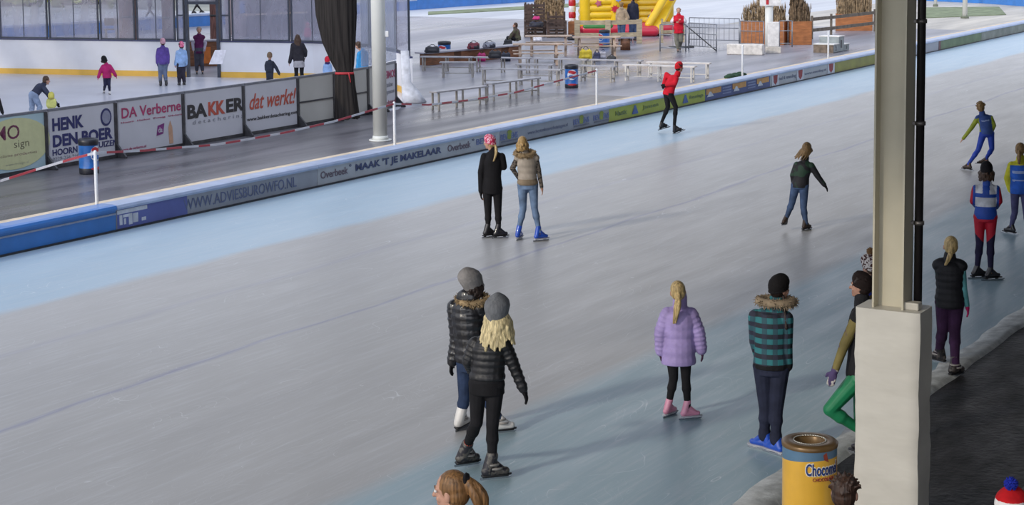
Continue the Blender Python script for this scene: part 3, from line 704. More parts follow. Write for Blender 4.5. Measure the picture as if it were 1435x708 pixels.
    def limbs(mb, which, o=0.0, f0=0.0, f1=1.0, r=None, sides=(0, 1), ridge=0, m=0):
        sets = ((SL, EL, WL), (SR, ER, WR)) if which == 'arm' else ((HL, KL, AL), (HR, KR, AR)); r = r or (arm if which == 'arm' else leg)
        for i in sides:
            a, b, c = sets[i]
            if f1 <= .5: mb.cap(a, a.lerp(b, f1*2), r[0]*kk+o, (r[0]+(r[1]-r[0])*f1*2)*kk+o, m=m); continue
            mb.cap(a, b, r[0]*kk+o, r[1]*kk+o, m=m); ce = b.lerp(c, (f1-.5)*2)
            mb.cap(b, ce, r[2]*kk+o, (r[2]+(r[3]-r[2])*(f1-.5)*2)*kk+o, m=m)
            if which == 'leg': mb.cap(b+(b-c).normalized()*-.06*kk, b.lerp(c, .38), r[1]*.95*kk+o, r[1]*1.04*kk+o, m=m)
            if ridge:
                for (p, q, ra, rb) in ((a, b, r[0], r[1]), (b, ce, r[2], r[3])):
                    nn_ = 4
                    for j in range(nn_):
                        f = (j+.5)/nn_; c_ = p.lerp(q, f); dd = (q-p).normalized(); A = dd.cross(UP)
                        if A.length < .1: A = dd.cross(V((1, 0, 0)))
                        A.normalize(); B = dd.cross(A); rr = (ra+(rb-ra)*f)*kk+o+.010
                        mb.ell(c_, rr, rr, (q-p).length/nn_*.42, A, B, m=m, n=12, k=6)
        return mb
    def hand(mb, E_, W_, inward, o=0.0, curl=.5):
        d = (W_-E_).normalized(); s_ = inward-d*inward.dot(d)
        s_ = s_.normalized() if s_.length > .05 else d.cross(UP).normalized(); sp = d.cross(s_).normalized(); h = .9*kk
        mb.cap(W_-d*.01, W_+d*.045*h, .024*h+o, .026*h+o); mb.ell(W_+d*.055*h, .038*h+o, .018*h+o, .046*h+o, sp, s_)
        for i, (u, ln) in enumerate(((-.030, .062), (-.010, .074), (.011, .070), (.030, .054))):
            b0 = W_+d*.088*h+sp*u*h; b1 = b0+(d+s_*curl*.35).normalized()*ln*.5*h; b2 = b1+(d+s_*curl*1.3).normalized()*ln*.55*h
            mb.cap(b0-d*.02, b1, .0095*h+o, .009*h+o, 8); mb.cap(b1, b2, .009*h+o, .0075*h+o, 8)
        fw_ = -sp if sp.dot(fr) < 0 else sp
        t0 = W_+d*.03*h+fw_*.03*h; t1 = t0+(d*.7+fw_*.9).normalized()*.038*h; t2 = t1+(d*1.0+fw_*.2+s_*.3).normalized()*.03*h
        mb.cap(t0, t1, .012*h+o, .011*h+o, 8); mb.cap(t1, t2, .010*h+o, .0085*h+o, 8)
    hs = (.92+.08*min(1, kk))*(J.get('hs', 1.0)); HU = (HD-NK).normalized()*.35+UP*.65; HU.normalize()
    hf2 = (hf-HU*hf.dot(HU)).normalized(); hr2 = hf2.cross(HU).normalized()
    def hpnt(r_, f_, u_): return HD+(hr2*r_+hf2*f_+HU*u_)*hs
    # ---- the body: one skin from crown to soles
    b = MB(); torso(b, -.006, -.03); limbs(b, 'arm'); limbs(b, 'leg')
    b.cap(NK-body_up*.05*kk, HD-HU*.05*hs, .052*kk, .05*hs)
    b.ell(hpnt(0, -.012, .03), .074*hs, .093*hs, .09*hs, hr2, hf2); b.ell(hpnt(0, .025, -.035), .056*hs, .062*hs, .075*hs, hr2, hf2)
    b.ell(hpnt(0, .068, -.088), .026*hs, .022*hs, .02*hs, hr2, hf2)
    b.cap(hpnt(0, .083, .016), hpnt(0, .106, -.022), .010*hs, .0155*hs, 8)
    for sg in (-1, 1):
        b.ell(hpnt(sg*.075, -.01, -.012), .012*hs, .02*hs, .032*hs, hr2, hf2, n=10, k=7); b.ell(hpnt(sg*.038, .058, -.03), .022*hs, .02*hs, .022*hs, hr2, hf2, n=10, k=7)
        b.cap(hpnt(sg*.012, .084, .03), hpnt(sg*.05, .066, .028), .009*hs, .009*hs, 8)
    b.cap(hpnt(-.02, .078, -.058), hpnt(.02, .078, -.058), .009*hs, .009*hs, 8); b.cap(hpnt(-.018, .077, -.068), hpnt(.018, .077, -.068), .0095*hs, .0095*hs, 8)
    hand(b, EL, WL, rt if J.get('curlL') is None else fr); hand(b, ER, WR, -rt if J.get('curlR') is None else fr)
    toes = []
    for nm, F, A, K in (('tL', FL, AL, KL), ('tR', FR, AR, KR)):
        td = J.get(nm)
        if td is None: d = fr.copy()
        elif isinstance(td, (int, float)): d = aw*math.cos(R(td))+ri*math.sin(R(td))
        else: d = (ri*td[0]+UP*td[1]+aw*td[2])
        lg = (A-F).normalized(); d = (d-lg*d.dot(lg)).normalized(); toes.append((F, A, K, d, lg))
        b.cap(A, F+lg*.09*kk-d*.03*kk, .032*kk, .030*kk); b.cap(F+lg*.088*kk-d*.045*kk, F+lg*.082*kk+d*.11*kk, .028*kk, .022*kk)
    def bm_fn(c, n):
        q = c-HD; return 1 if (q.dot(hf2) > .074*hs and -.078*hs < q.dot(HU) < -.050*hs and abs(q.dot(hr2)) < .026*hs) else 0
    blob('body', b, [w.get('skin', SKIN), LIP], r, vb if det == 2 else vb, bm_fn, 1)
    if det == 2 and (abs(hface) > 50):
        for sg in (-1, 1):
            e_ = obj('eye', MB().ell(hpnt(sg*.033, .078, .012), .013*hs, .010*hs, .011*hs, hr2, hf2, n=12, k=7), EYEW, r)
            obj('iris', MB().ell(hpnt(sg*.033, .087, .012), .0058*hs, .0035*hs, .0058*hs, hr2, hf2, n=10, k=6), IRIS, e_)
            obj('eyebrow', MB().cap(hpnt(sg*.016, .090, .036), hpnt(sg*.052, .072, .034), .004*hs, .003*hs, 6), w['hair'][1] if 'hair' in w else BROWN, r)
    # ---- trousers
    if 'bottom' in w:
        mt, o, ex = (w['bottom']+({},))[:3]; b = MB(); torso(b, o+.008, -.14, .22)
        limbs(b, 'leg', o, 0, ex.get('len', 1.0), ex.get('r'))
        for i_, (a_, b2_) in enumerate(((HL, HPC), (HR, HPC))): b.cap(a_, b2_, .085*kk+o, .09*kk+o)
        if ex.get('cuff'):
            for F, A, K, d, lg in toes: q = (K-A).normalized(); b.cap(A+q*.05, A+q*.0, ex['cuff']*kk, ex['cuff']*kk)
        blob(ex.get('name', 'trousers'), b, mt if isinstance(mt, list) else [mt], r, vb, ex.get('fn') and ex['fn'](locals()))
    if 'skirt' in w:
        mt, lo, fl = w['skirt']; b = MB(); L = (SHC-HPC).length; rg = []
        for i in range(9):
            t = i/8; c = HPC+body_up*.12*L*(1-t)-UP*lo*t*kk; rg.append((c, rt*(.158+fl*t)*kk, rt.cross(UP)*(.118+fl*t)*kk))
        b.loft(rg, 24); blob('skirt', b, [mt], r, vb)
    # ---- jacket
    if 'top' in w:
        mt, o, ex = (w['top']+({},))[:3]; b = MB()
        torso(b, o+.004, ex.get('hem', -.25), 1.04, ex.get('ridge', 0), ex.get('flare', .02), 0, ex.get('wide', 1.0))
        slv = ex.get('sleeve', 1.0)
        if slv: limbs(b, 'arm', o*.8+.004, 0, slv, ex.get('armr'), ridge=ex.get('ridge', 0) and 1)
        else:
            for q in (SL, SR): b.cap(q, q.lerp(SHC, .3)+UP*.01, .05*kk+o, .05*kk+o)
        b.cap(SL.lerp(SR, .25)+body_up*.02*kk, SL.lerp(SR, .75)+body_up*.02*kk, .05*kk+o*.7, .05*kk+o*.7); b.cap(NK-body_up*.06*kk, NK+body_up*ex.get('collar', .0)*kk, .066*kk+o*.5, .062*kk+o*.5)
        if ex.get('hood'):
            b.ell(NK-hf*.07*kk-body_up*.035*kk, .12*kk, .06*kk, .10*kk, rt, fr); b.ell(NK-hf*.05*kk-body_up*.10*kk, .10*kk, .06*kk, .09*kk, rt, fr)
        blob(ex.get('name', 'jacket'), b, mt if isinstance(mt, list) else [mt], r, vb, ex.get('fn') and ex['fn'](locals()), 1 if ex.get('ridge') else 2)
    if 'under' in w:                              # sleeves of a garment worn below a vest
        mt, o = w['under'][:2]; b = MB(); limbs(b, 'arm', o); torso(b, .0, .1, 1.02)
        if len(w['under']) > 2: torso(b, o, w['under'][2], .2)
        blob('sleeves', b, [mt], r, vb)
    if 'fur' in w:                                # fluffy collar lying round the shoulders
        mt, wd, th, dn, ops = w['fur']; b = MB(); pts = []
        for i in range(19):
            a = R(-150+300*i/18); pts.append(NK-fr*math.cos(a)*wd*.75*kk+rt*math.sin(a)*wd*kk-body_up*(dn+ops*math.cos(a))*kk)
        b.chain(pts, [th]*19, 10); rnd = random.Random(5)
        for i in range(420):
            j = rnd.randrange(18); c = pts[j].lerp(pts[j+1], rnd.random()); d = V((rnd.gauss(0, 1), rnd.gauss(0, 1), rnd.gauss(0, 1))).normalized()
            b.tube(c+d*th*.7, c+d*(th+.028)+V((0, 0, -.008)), .008, .001, 5)
        obj('fur_collar', b, mt, r)
    # ---- gloves, skates
    if w.get('gloves'):
        for (E_, W_, i_) in ((EL, WL, rt), (ER, WR, -rt)):
            b = MB(); hand(b, E_, W_, i_, .004); d = (W_-E_).normalized(); b.cap(W_-d*.05, W_, .035*kk, .036*kk)
            mtg = w['gloves'] if not isinstance(w['gloves'], (list, tuple)) else w['gloves'][0 if E_ is EL else 1]
            blob('glove', b, [mtg], r, .007 if det == 2 else vb, None, 1)
    sk = w.get('skates')
    if sk:
        mt, kind = sk[:2]; m2 = sk[2] if len(sk) > 2 else SOLE
        for F, A, K, d, lg in toes:
            sh = (K-A).normalized(); b = MB(); cuff = {'figure': .12, 'rec': .13, 'speed': .05}[kind]*kk; wd = {'figure': .047, 'rec': .058, 'speed': .042}[kind]*kk
            lat = d.cross(lg).normalized(); z0 = .048*kk
            b.cap(A+sh*cuff*.6, F+lg*.09*kk-d*.045*kk, wd, wd*.92); b.cap(F+lg*(z0+.032*kk)-d*.06*kk, F+lg*(z0+.026*kk)+d*.13*kk, wd*.82, wd*.66)
            b.cap(A+d*.01*kk, F+lg*(z0+.035*kk)+d*.10*kk, wd*.8, wd*.6)
            s_ = blob('skate', b, [mt], r, .008 if det == 2 else .012, None, 1)
            mb = MB(); c0 = F+lg*z0*.98; mb.loft([(c0+d*(u*kk)-lg*.006, lat*wk*kk, lg*.010) for u, wk in ((-.105, .02), (-.09, .036), (0, .033), (.1, .04), (.17, .03), (.185, .012))], 12)
            if kind == 'rec': mb.box(F+lg*.036*kk+d*.03*kk, .25*kk, .03, .028*kk, d, lat, lg)
            else:
                for u in (-.06, .1): mb.box(F+lg*.034*kk+d*u*kk, .045*kk, .014, .03*kk, d, lat, lg)
            obj('sole', mb, m2, s_)
            bl_ = .16 if kind != 'speed' else .20; mb = MB(); q = [F+d*(u*kk)+lg*(z*kk) for u, z in ((-bl_*.75, .006), (-bl_*.7, 0), (bl_*1.0, 0), (bl_*1.15, .012), (bl_*1.15, .022), (-bl_*.75, .022))]
            mb.prism([p-lat*.003 for p in q], lat*.006); obj('blade', mb, BLADE, s_)
            if kind == 'rec' and det == 2:
                mb = MB(); 
                for u, z in ((.03, .11), (.0, .15)): c_ = F+d*u*kk+lg*z*kk; mb.loft([(c_-lg*.008, lat*(wd+.006), d*(wd+.012)), (c_+lg*.008, lat*(wd+.006), d*(wd+.012))], 16)
                obj('buckle_strap', mb, w.get('strap', M('grey buckle strap', '8f8b86', .5)), s_)
            if 'sock' in w:
                q = A+sh*(cuff*.6); obj('sock', MB().cap(q, q+sh*.05*kk, .046*kk, .044*kk), w['sock'], r)
    elif w.get('shoes'):
        for F, A, K, d, lg in toes:
            b = MB(); b.cap(A, F+lg*.06*kk-d*.04*kk, .042*kk, .042*kk); b.cap(F+lg*.045*kk-d*.06*kk, F+lg*.04*kk+d*.13*kk, .042*kk, .034*kk); blob('shoe', b, [w['shoes']], r, .012)
    # ---- hair
    if 'hair' in w:
        kind, mt = w['hair'][:2]; ex = w['hair'][2] if len(w['hair']) > 2 else {}; b = MB(); rnd = random.Random(len(label)*7+3)
        hatted = 'hat' in w
        b.ell(hpnt(0, -.022, .034), .081*hs, .094*hs, .093*hs, hr2, hf2); b.ell(hpnt(0, -.04, -.01), .078*hs, .072*hs, .08*hs, hr2, hf2)
        if kind == 'short':
            for i in range(70):
                a = rnd.uniform(0, 6.28); u = rnd.uniform(.0, 1); d = (hr2*math.cos(a)+hf2*math.sin(a)*.9)*math.sqrt(1-u*u)+HU*u
                if d.dot(hf2) > .55 and u < .5: continue
                c = HD+HU*.034*hs-hf2*.02*hs+d*.078*hs; dd = (d+V((rnd.gauss(0, .4), rnd.gauss(0, .4), rnd.gauss(0, .3)))).normalized()
                b.cap(c, c+dd*.032*hs, .014*hs, .005*hs, 6)
        if kind == 'pony':
            A0 = hpnt(0, -.105, ex.get('h', .03)); e = ex.get('end'); E_ = P(*e) if e else A0-UP*.22*kk-hf*.02
            w0 = ex.get('w', .03); N = 9
            for j in range(7):
                ox = rnd.uniform(-1, 1)*w0*.6; oy = rnd.uniform(-1, 1)*w0*.4; pts = []; rs = []
                for i in range(N):
                    t = i/(N-1); c = A0.lerp(E_, t)-hf2*math.sin(t*math.pi)*.045*hs*(1-.3*t); sp_ = math.sin(min(1, t*1.6)*math.pi*.7)+.15
                    pts.append(c+hr2*ox*sp_+hf2*oy*sp_); rs.append(w0*(.5+.35*math.sin(min(1, t*1.5)*math.pi*.6))*(1-.72*t*t))
                b.chain(pts, rs, 8)
            if 'bun' in ex: b.ell(A0, .04*hs, .04*hs, .04*hs)
        if kind == 'long':
            Ln = ex.get('len', .26)*kk; wd = ex.get('w', .085)*kk; NL = ex.get('n', 17); sway = ex.get('sway', (0, 0)); rr_ = ex.get('r', .021)
            for j in range(NL):
                a = R(-105+210*j/(NL-1)); st = hpnt(.072*math.sin(a), -.075*math.cos(a)+.0, .01); pts = [st]; rs = [rr_*kk]
                L_ = Ln*rnd.uniform(.8-ex.get('rag', 0), 1.05)*(1-.3*abs(math.sin(a)) if 'rag' in ex else 1); lc = rnd.uniform(.85, 1.15)
                for i in range(1, 7):
                    t = i/6; out = .035+t*(wd-.04)*1.1
                    c = hpnt(math.sin(a)*(.075+out*.5), -math.cos(a)*(.08+out*.55)-.0, 0); c = c-UP*(t*L_+.0)+ri*sway[0]*t+aw*sway[1]*t+V((rnd.gauss(0, .006), rnd.gauss(0, .006), 0))
                    pts.append(c); rs.append(rr_*kk*(1-.55*t)*lc)
                b.chain(pts, rs, 8)
        if kind == 'braids':
            for e in ex['ends']:
                E_ = P(*e); st = hpnt(.06 if (E_-HD).dot(hr2) > 0 else -.06, .0, -.06); N = 7
                b.chain([st.lerp(E_, i/N) for i in range(N+1)], [.018*(1 if i % 2 else .8) for i in range(N+1)], 8)
        h_ = blob('hair', b, [mt], r, .007 if det == 2 else .014, None, 1)
        if kind == 'pony' and 'tie' in ex:
            A0 = hpnt(0, -.105, ex.get('h', .03)); b = MB(); b.ell(A0, .028*hs, .028*hs, .02*hs, hr2, hf2)
            for i in range(9): a = i*.7; b.ell(A0+(hr2*math.cos(a)+HU*math.sin(a))*.026*hs, .014, .014, .014)
            blob('hair_tie', b, [ex['tie']], h_, .007, None, 1)
    # ---- hat
    if 'hat' in w:
        mt, ex = w['hat'][0], (w['hat'][1] if len(w['hat']) > 1 else {}); b = MB(); q = ex.get('puff', 0)
        back = ex.get('back', .03); rg = []
        tl = ex.get('tall', 1.0); lowr = ex.get('low', 0)
        for t, ra, fb in ((-.015-lowr, .086+q*.6, 0), (.02, .094+q, 0), (.05, .094+q*1.4, 0), (.085, .082+q*1.6, .004), (.115, .058+q*1.3, .008), (.128+q, .028, .01), (.134+q, .004, .012)):
            rg.append((hpnt(0, -.018-fb-back*(t+.02)*2, t*tl+.012), hr2*ra*hs*.95, (hf2*math.cos(.32)+HU*math.sin(.32))*(ra+.012)*hs))
        b.loft(rg, 24); 
        for i in range(24):
            a0, a1 = i*math.pi/12, (i+1)*math.pi/12; c0, A_, B_ = rg[0]
            b.cap(c0+A_*math.cos(a0)+B_*math.sin(a0), c0+A_*math.cos(a1)+B_*math.sin(a1), .010*hs, .010*hs, 6)
        mts = mt if isinstance(mt, list) else [mt]
        ht = blob('hat', b, mts, r, .008 if det == 2 else .014, ex.get('fn') and ex['fn'](locals()), 1)
        if 'pom' in ex:
            b = MB(); c = hpnt(0, -.04, .175+q); b.ell(c, .034, .034, .034); rnd = random.Random(3)
            for i in range(160):
                d = V((rnd.gauss(0, 1), rnd.gauss(0, 1), rnd.gauss(0, 1))).normalized(); b.tube(c+d*.025, c+d*.047, .007, .001, 5)
            obj('pompom', b, ex['pom'], ht)
    if 'sash' in w:                               # strip lying on the back
        pass
    return r, dict(P=P, hpnt=hpnt, NK=NK, SHC=SHC, HPC=HPC, rt=rt, fr=fr, kk=kk, WL=WL, WR=WR, up=body_up, hf=hf2, hr=hr2, HU=HU, HD=HD, EL=EL, ER=ER)
def zband(bands, default=0):
    """material by height along the torso (0 hips, 1 shoulders) and side"""
    def mk(L):
        HPC, SHC, rt = L['HPC'], L['SHC'], L['rt']; ax = SHC-HPC; l2 = ax.dot(ax)
        def fn(c, n):
            t = (c-HPC).dot(ax)/l2; x = (c-HPC.lerp(SHC, t)).dot(rt)/L['kk']
            for f in bands:
                v = f(t, x, c)
                if v is not None: return v
            return default
        return fn
    return mk
black = fabric('black fabric', '1b1a1d'); blackk = fabric('black knit', '19181b', bump=.5, bs=90); jeans = fabric('blue denim', '46597a', var=.3, vs=5); djeans = fabric('dark denim', '2c3a55', var=.25)
ljeans = fabric('faded denim', '6a7f9c', var=.35, vs=4); blkskate = M('black skate boot', '222024', .4, coat=.3); whiteskate = M('white skate boot', 'd5d2ce', .4, coat=.3)
blueskate = M('bright blue skate boot', '2350b8', .35, coat=.4); greyskate = M('grey and black skate boot', '5b5752', .45, var=.3, vs=20, col2='26242a', thr=(18, .5))
# 1 racing skater in red
person('skater in a red jacket and red hat leaning forward with hands behind the back', (943, 187), 88,
  dict(head=(952, 94.5), neck=(950, 102), sh=(944, 108), hip=(936.5, 131), eL=(934, 104, .1), wL=(930, 118, -.05), eR=(946, 117, -.06), wR=(934, 119, -.02), kL=(936, 150), aL=(927, 172), fL=(929, 181, .35), tL=(.5, -.8, .2), kR=(947, 150), aR=(945, 177), fR=(949, 187), tR=80),
  face=60, det=1, wear=dict(top=(fabric('red jacket', 'c21a2c', var=.12), .02, dict(hem=-.12)), bottom=(black, .006), gloves=black, hat=(fabric('red knit', 'd0202c'),), skates=(blkskate, 'speed'), hair=('short', DARK)), k=.98)
# 2 girl in black with pink hat
pinkhat = M('pink and white pattern knit', 'c42a58', .8, var=.1, col2='e6b8c6', thr=(38, .54), bump=.4, bs=60)
person('girl all in black with a pink patterned hat standing left of the girl in jeans', (691, 333), 190,
  dict(head=(686, 200), neck=(691, 210.5), sh=(691, 217), hip=(690, 264), eL=(674, 242), wL=(674, 268), eR=(706, 234), wR=(700, 225, .2), kL=(684, 298), fL=(684, 333), kR=(698, 298), fR=(699, 334), tL=60, tR=70, hs=.95),
  face=5, hface=-60, wear=dict(top=(fabric('black coat', '18171a'), .018, dict(hem=-.15, wide=.93)), bottom=(black, .004), gloves=black, hat=(pinkhat, dict(puff=.004)), hair=('pony', BLONDE, dict(end=(692, 226, -.12), h=-.03, w=.022)), skates=(blkskate, 'figure')))
# 3 girl in beige vest
stripes = M('patterned grey knit', '6c6258', .85, var=.2, col2='2d2a2a', thr=(34, .5), vscale=(.6, .6, 1.6), bump=.4)
beige = fabric('beige down vest', 'a2978a', rough=.6, var=.12)
person('blonde girl in beige fur-collared vest, faded jeans and blue skates', (742, 336), 190,
  dict(head=(732, 200.5), neck=(735, 212), sh=(738, 219), hip=(739.5, 259), eL=(718, 236), wL=(727, 250), eR=(755, 240), wR=(759, 262), kL=(733, 293), fL=(727, 336), kR=(749, 292), fR=(756, 338), tL=20, tR=60, hs=.95),
  face=0, hface=-15, wear=dict(top=([beige, fabric('taupe ribbed knit', '80715e')], .018, dict(hem=-.0, sleeve=0, ridge=5, name='vest', wide=.95, fn=zband([lambda t, x, c: 1 if t < .22 else 0]))), under=(stripes, .006, -.12), bottom=(ljeans, .004), fur=(fabric('tan fur', '9a8464'), .15, .035, .03, .03),
  hair=('long', hairm('golden hair', 'a98a58'), dict(len=.12, w=.05)), skates=(blueskate, 'figure', M('pale sole', 'a8a9b0', .5))))
# 4 dark-haired woman in shiny down coat
shiny = M('shiny black down fabric', '1d1c20', .3, var=.3, vs=7, bump=.9, bs=13, coat=.25)
person('woman in a shiny black down coat with grey beret, left of the blonde in front', (668, 603), 378,
  dict(head=(665, 398), neck=(661, 412), sh=(654, 427), hip=(662, 508), eL=(640, 474), wL=(634, 507), eR=(680, 470, .1), wR=(684, 505, .1), kL=(651, 556), fL=(646, 602), kR=(680, 555), fR=(700, 607), tL=30, tR=75),
  face=20, hface=50, wear=dict(top=(shiny, .035, dict(hem=.02, ridge=7, hood=1, name='down_coat')), bottom=(djeans, .012), gloves=fabric('black knit glove', '171619'), hat=(fabric('grey wool beret', '8e8a88', bump=.6), dict(puff=.018, back=.35, tall=1.1, low=.03)),
  hair=('long', DARK, dict(len=.12, w=.05)), fur=(fabric('tan fur', '9a8464'), .16, .03, .05, .03), skates=(whiteskate, 'rec')))
# 5 blonde in front
sht = M('black quilted fabric', '1c1b1e', .5, var=.3, vs=7, bump=.7, bs=16)
_, D5 = person('woman with long pale blonde hair under a grey knit beanie, dressed in black', (693, 671), 417,
  dict(head=(698, 440), neck=(692, 461), sh=(687, 478), hip=(682, 538), eL=(656, 506), wL=(662, 520, .3), eR=(719, 510), wR=(733, 545), kL=(668, 592), aL=(653, 628), fL=(651, 653, .35), tL=(.35, -.75, .3), kR=(690, 597), fR=(690, 672), tR=75),
  face=15, hface=30, wear=dict(top=(sht, .02, dict(hem=.12, ridge=6)), skirt=(fabric('black skirt', '161518'), .09, .012), bottom=(black, .006), gloves=fabric('black knit glove', '171619'),
  hat=(M('grey ribbed beanie', '6e7074', .9, var=.15, vs=16, vscale=(3, 3, .6), bump=.6, bs=40), dict(puff=.022, back=.10, tall=1.25, low=.03)), hair=('long', PALEB, dict(len=.36, w=.16, n=29, r=.027, rag=.12)), sock=M('orange red sock', 'c8482a', .8), skates=(greyskate, 'rec')))
# 6 child in lilac coat
person('child with a blonde ponytail in a puffy lilac coat and pink skates', (952, 586), 395,
  dict(head=(950, 409), neck=(953, 421), sh=(952, 437), hip=(951, 492), eL=(926, 466), wL=(926, 492), eR=(979, 466), wR=(983, 490), kL=(944, 530), fL=(937, 584), kR=(961, 530), fR=(964, 588), tL=35, tR=70, hs=1.0),
  face=0, hface=-5, wear=dict(top=(fabric('lilac down fabric', 'a08fc2', rough=.55, var=.14), .042, dict(hem=-.32, ridge=6, collar=.05, name='down_coat', flare=.05)), bottom=(black, .004), gloves=M('dark purple fingerless knit', '3a2038', .9, bump=.5),
  hair=('pony', BLONDE, dict(end=(945, 453, -.16), h=.005, w=.034)), skates=(M('pink skate boot', 'cf8ba4', .4, coat=.3), 'figure', M('pale sole', 'a8a9b0', .5))))
# 7 child in plaid
def plaid():
    m, t, b, oc = base('teal plaid'); sp = nd(t, 'ShaderNodeSeparateXYZ'); t.links.new(oc, sp.inputs[0])
    def band(o, f, w): return mth(t, 'GREATER_THAN', mth(t, 'SINE', mth(t, 'MULTIPLY', o, f)), w)
    hz = mth(t, 'GREATER_THAN', mth(t, 'SINE', mth(t, 'MULTIPLY', sp.outputs[2], 62)), -.1); vx = mth(t, 'GREATER_THAN', mth(t, 'SINE', mth(t, 'MULTIPLY', sp.outputs[0], 62)), .1)
    c = mixc(t, mth(t, 'MULTIPLY', hz, .8), lin('20242e'), lin('2a7a80')); c = mixc(t, mth(t, 'MULTIPLY', vx, .6), c, lin('2a2c40'))
    t.links.new(c, b.inputs['Base Color']); b.inputs['Roughness'].default_value = .8; bumpn(t, b, noi(t, oc, 30), .3); return m
person('child in a teal plaid jacket with fur hood and black beanie, beside the yellow bin', (1079, 634), 388,
  dict(head=(1093, 405), neck=(1088, 422), sh=(1080, 441), hip=(1081, 514), eL=(1060, 480, .1), wL=(1066, 505, .2), eR=(1101, 482), wR=(1103, 513), kL=(1073, 572), fL=(1071, 632), kR=(1088, 575), fR=(1087, 638), tL=-60, tR=-45),
  face=10, hface=50, wear=dict(top=([plaid(), black], .034, dict(hem=-.02, wide=.94, fn=zband([lambda t, x, c: 1 if t < .08 else 0]))), bottom=(fabric('navy trousers', '262a3d'), .012, dict(cuff=.06)), gloves=M('dark blue glove', '27244a', .8), hat=(fabric('black knit hat', '1a1718', bump=.7), dict(puff=.006)),
  fur=(fabric('tan grey fur', '94836c'), .165, .04, .0, .0), hair=('braids', DARK, dict(ends=[(1104, 447, 0.05), (1102, 460, -.1)])), skates=(blueskate, 'figure', M('pale sole', 'a8a9b0', .5))))
# 8 man in green tights leaning behind the post
_, D8 = person('man in green tights and dark vest leaning against the padded post, one knee bent', (1213, 642), 383,
  dict(head=(1206, 401), neck=(1208, 420), sh=(1207, 437), hip=(1205, 528), eL=(1183, 484), wL=(1170, 520, -.05), eR=(1225, 450), wR=(1216, 412), kL=(1163, 574), aL=(1204, 602), fL=(1222, 612, .0), tL=(-.2, -1, 0), kR=(1206, 590), fR=(1214, 640), tR=-60),
  face=-75, hface=-70, wear=dict(top=(fabric('charcoal vest', '242427'), .016, dict(hem=-.12, sleeve=0, name='vest', collar=.02)), under=(M('olive jersey sleeve', '73683a', .8, var=.2, vs=4, col2='4c3a4a', thr=(9, .62)), .010), bottom=(M('green tights', '1d7a50', .5, var=.15, vs=3, spec=.4), .010, dict(name='tights')),
  gloves=(M('purple white glove', '4a3c66', .8, col2='b9b4ae', thr=(18, .55)), M('bright blue glove', '3344b8', .7)), hat=(fabric('dark brown hat', '261c1a'),), skates=(blkskate, 'speed'), hair=('short', DARK)))
# 9 person behind the post with a spotted hat
person('person behind the steel post in a spotted hat with brown bobble', (1221, 526), 355,
  dict(head=(1219, 374), neck=(1224, 388), sh=(1226, 400), wL=(1222, 440, .2), eL=(1212, 425), wR=(1240, 440)),
  face=-20, hface=-40, wear=dict(top=(fabric('dark coat', '23222a'), .02), bottom=(black, .008), gloves=black, hat=(M('spotted white fur hat', 'cfc8c4', .9, var=.05, col2='4a2c2a', thr=(42, .52), bump=.4), dict(puff=.014, pom=fabric('brown bobble fur', '8a6c4c'))), hair=('short', BROWN), skates=(blkskate, 'figure')))
# 10 girl gliding, long hair
person('girl with long hair in a black jacket and jeans gliding with one arm out', (1120, 321), 201,
  dict(head=(1131, 209), neck=(1129, 220), sh=(1127, 229.5), hip=(1121, 260), eL=(1111, 246), wL=(1112, 256, .1), eR=(1146, 247), wR=(1155, 259), kL=(1110, 284), aL=(1103, 303), fL=(1097, 316, -.2), tL=(-.2, -.8, .4), kR=(1126, 291), fR=(1129, 323), tR=40),
  face=12, hface=20, det=2, wear=dict(top=(M('black and dark green jacket', '1c1b20', .7, var=.2, col2='24402f', thr=(5, .58)), .018, dict(hem=-.1)), bottom=(jeans, .012), gloves=black, hair=('long', DKBLONDE, dict(len=.2, w=.07, sway=(-.10, 0))), skates=(M('dark brown skate', '3a2e28', .5), 'figure')))
# 11 blue speed skater
suit_b = fabric('royal blue racing suit', '2b45a8', rough=.5, var=.1, bump=.05); suit_y = fabric('olive yellow panel', '8f9a35', rough=.6); suit_n = fabric('slate blue jacket', '3f5590', var=.15)
_, D11 = person('skater in a blue suit with yellow side panels crossing over, at the upper right', (1372, 238), 143,
  dict(head=(1374, 150.5), neck=(1376, 157), sh=(1379, 163), hip=(1383, 187), eL=(1361, 180), wL=(1350, 194), eR=(1393, 176), wR=(1389, 186, .1), kL=(1371, 210), fL=(1357, 239), kR=(1390, 209), aR=(1382, 222, -.1), fR=(1379, 229, -.1), tR=(-.7, -.5, .2), tL=-60),
  face=-10, hface=-10, wear=dict(top=([suit_n, suit_y, fabric('pale blue print', '8fa0c8')], .012, dict(hem=-.05, fn=zband([lambda t, x, c: 2 if .72 < t < .8 and abs(x) < .09 else None, lambda t, x, c: 1 if abs(x) > .135 and t < .95 else None]))), bottom=(suit_b, .006), hair=('short', DKBLONDE), skates=(M('dark brown skate', '3a2e28', .5), 'speed')), k=.88)
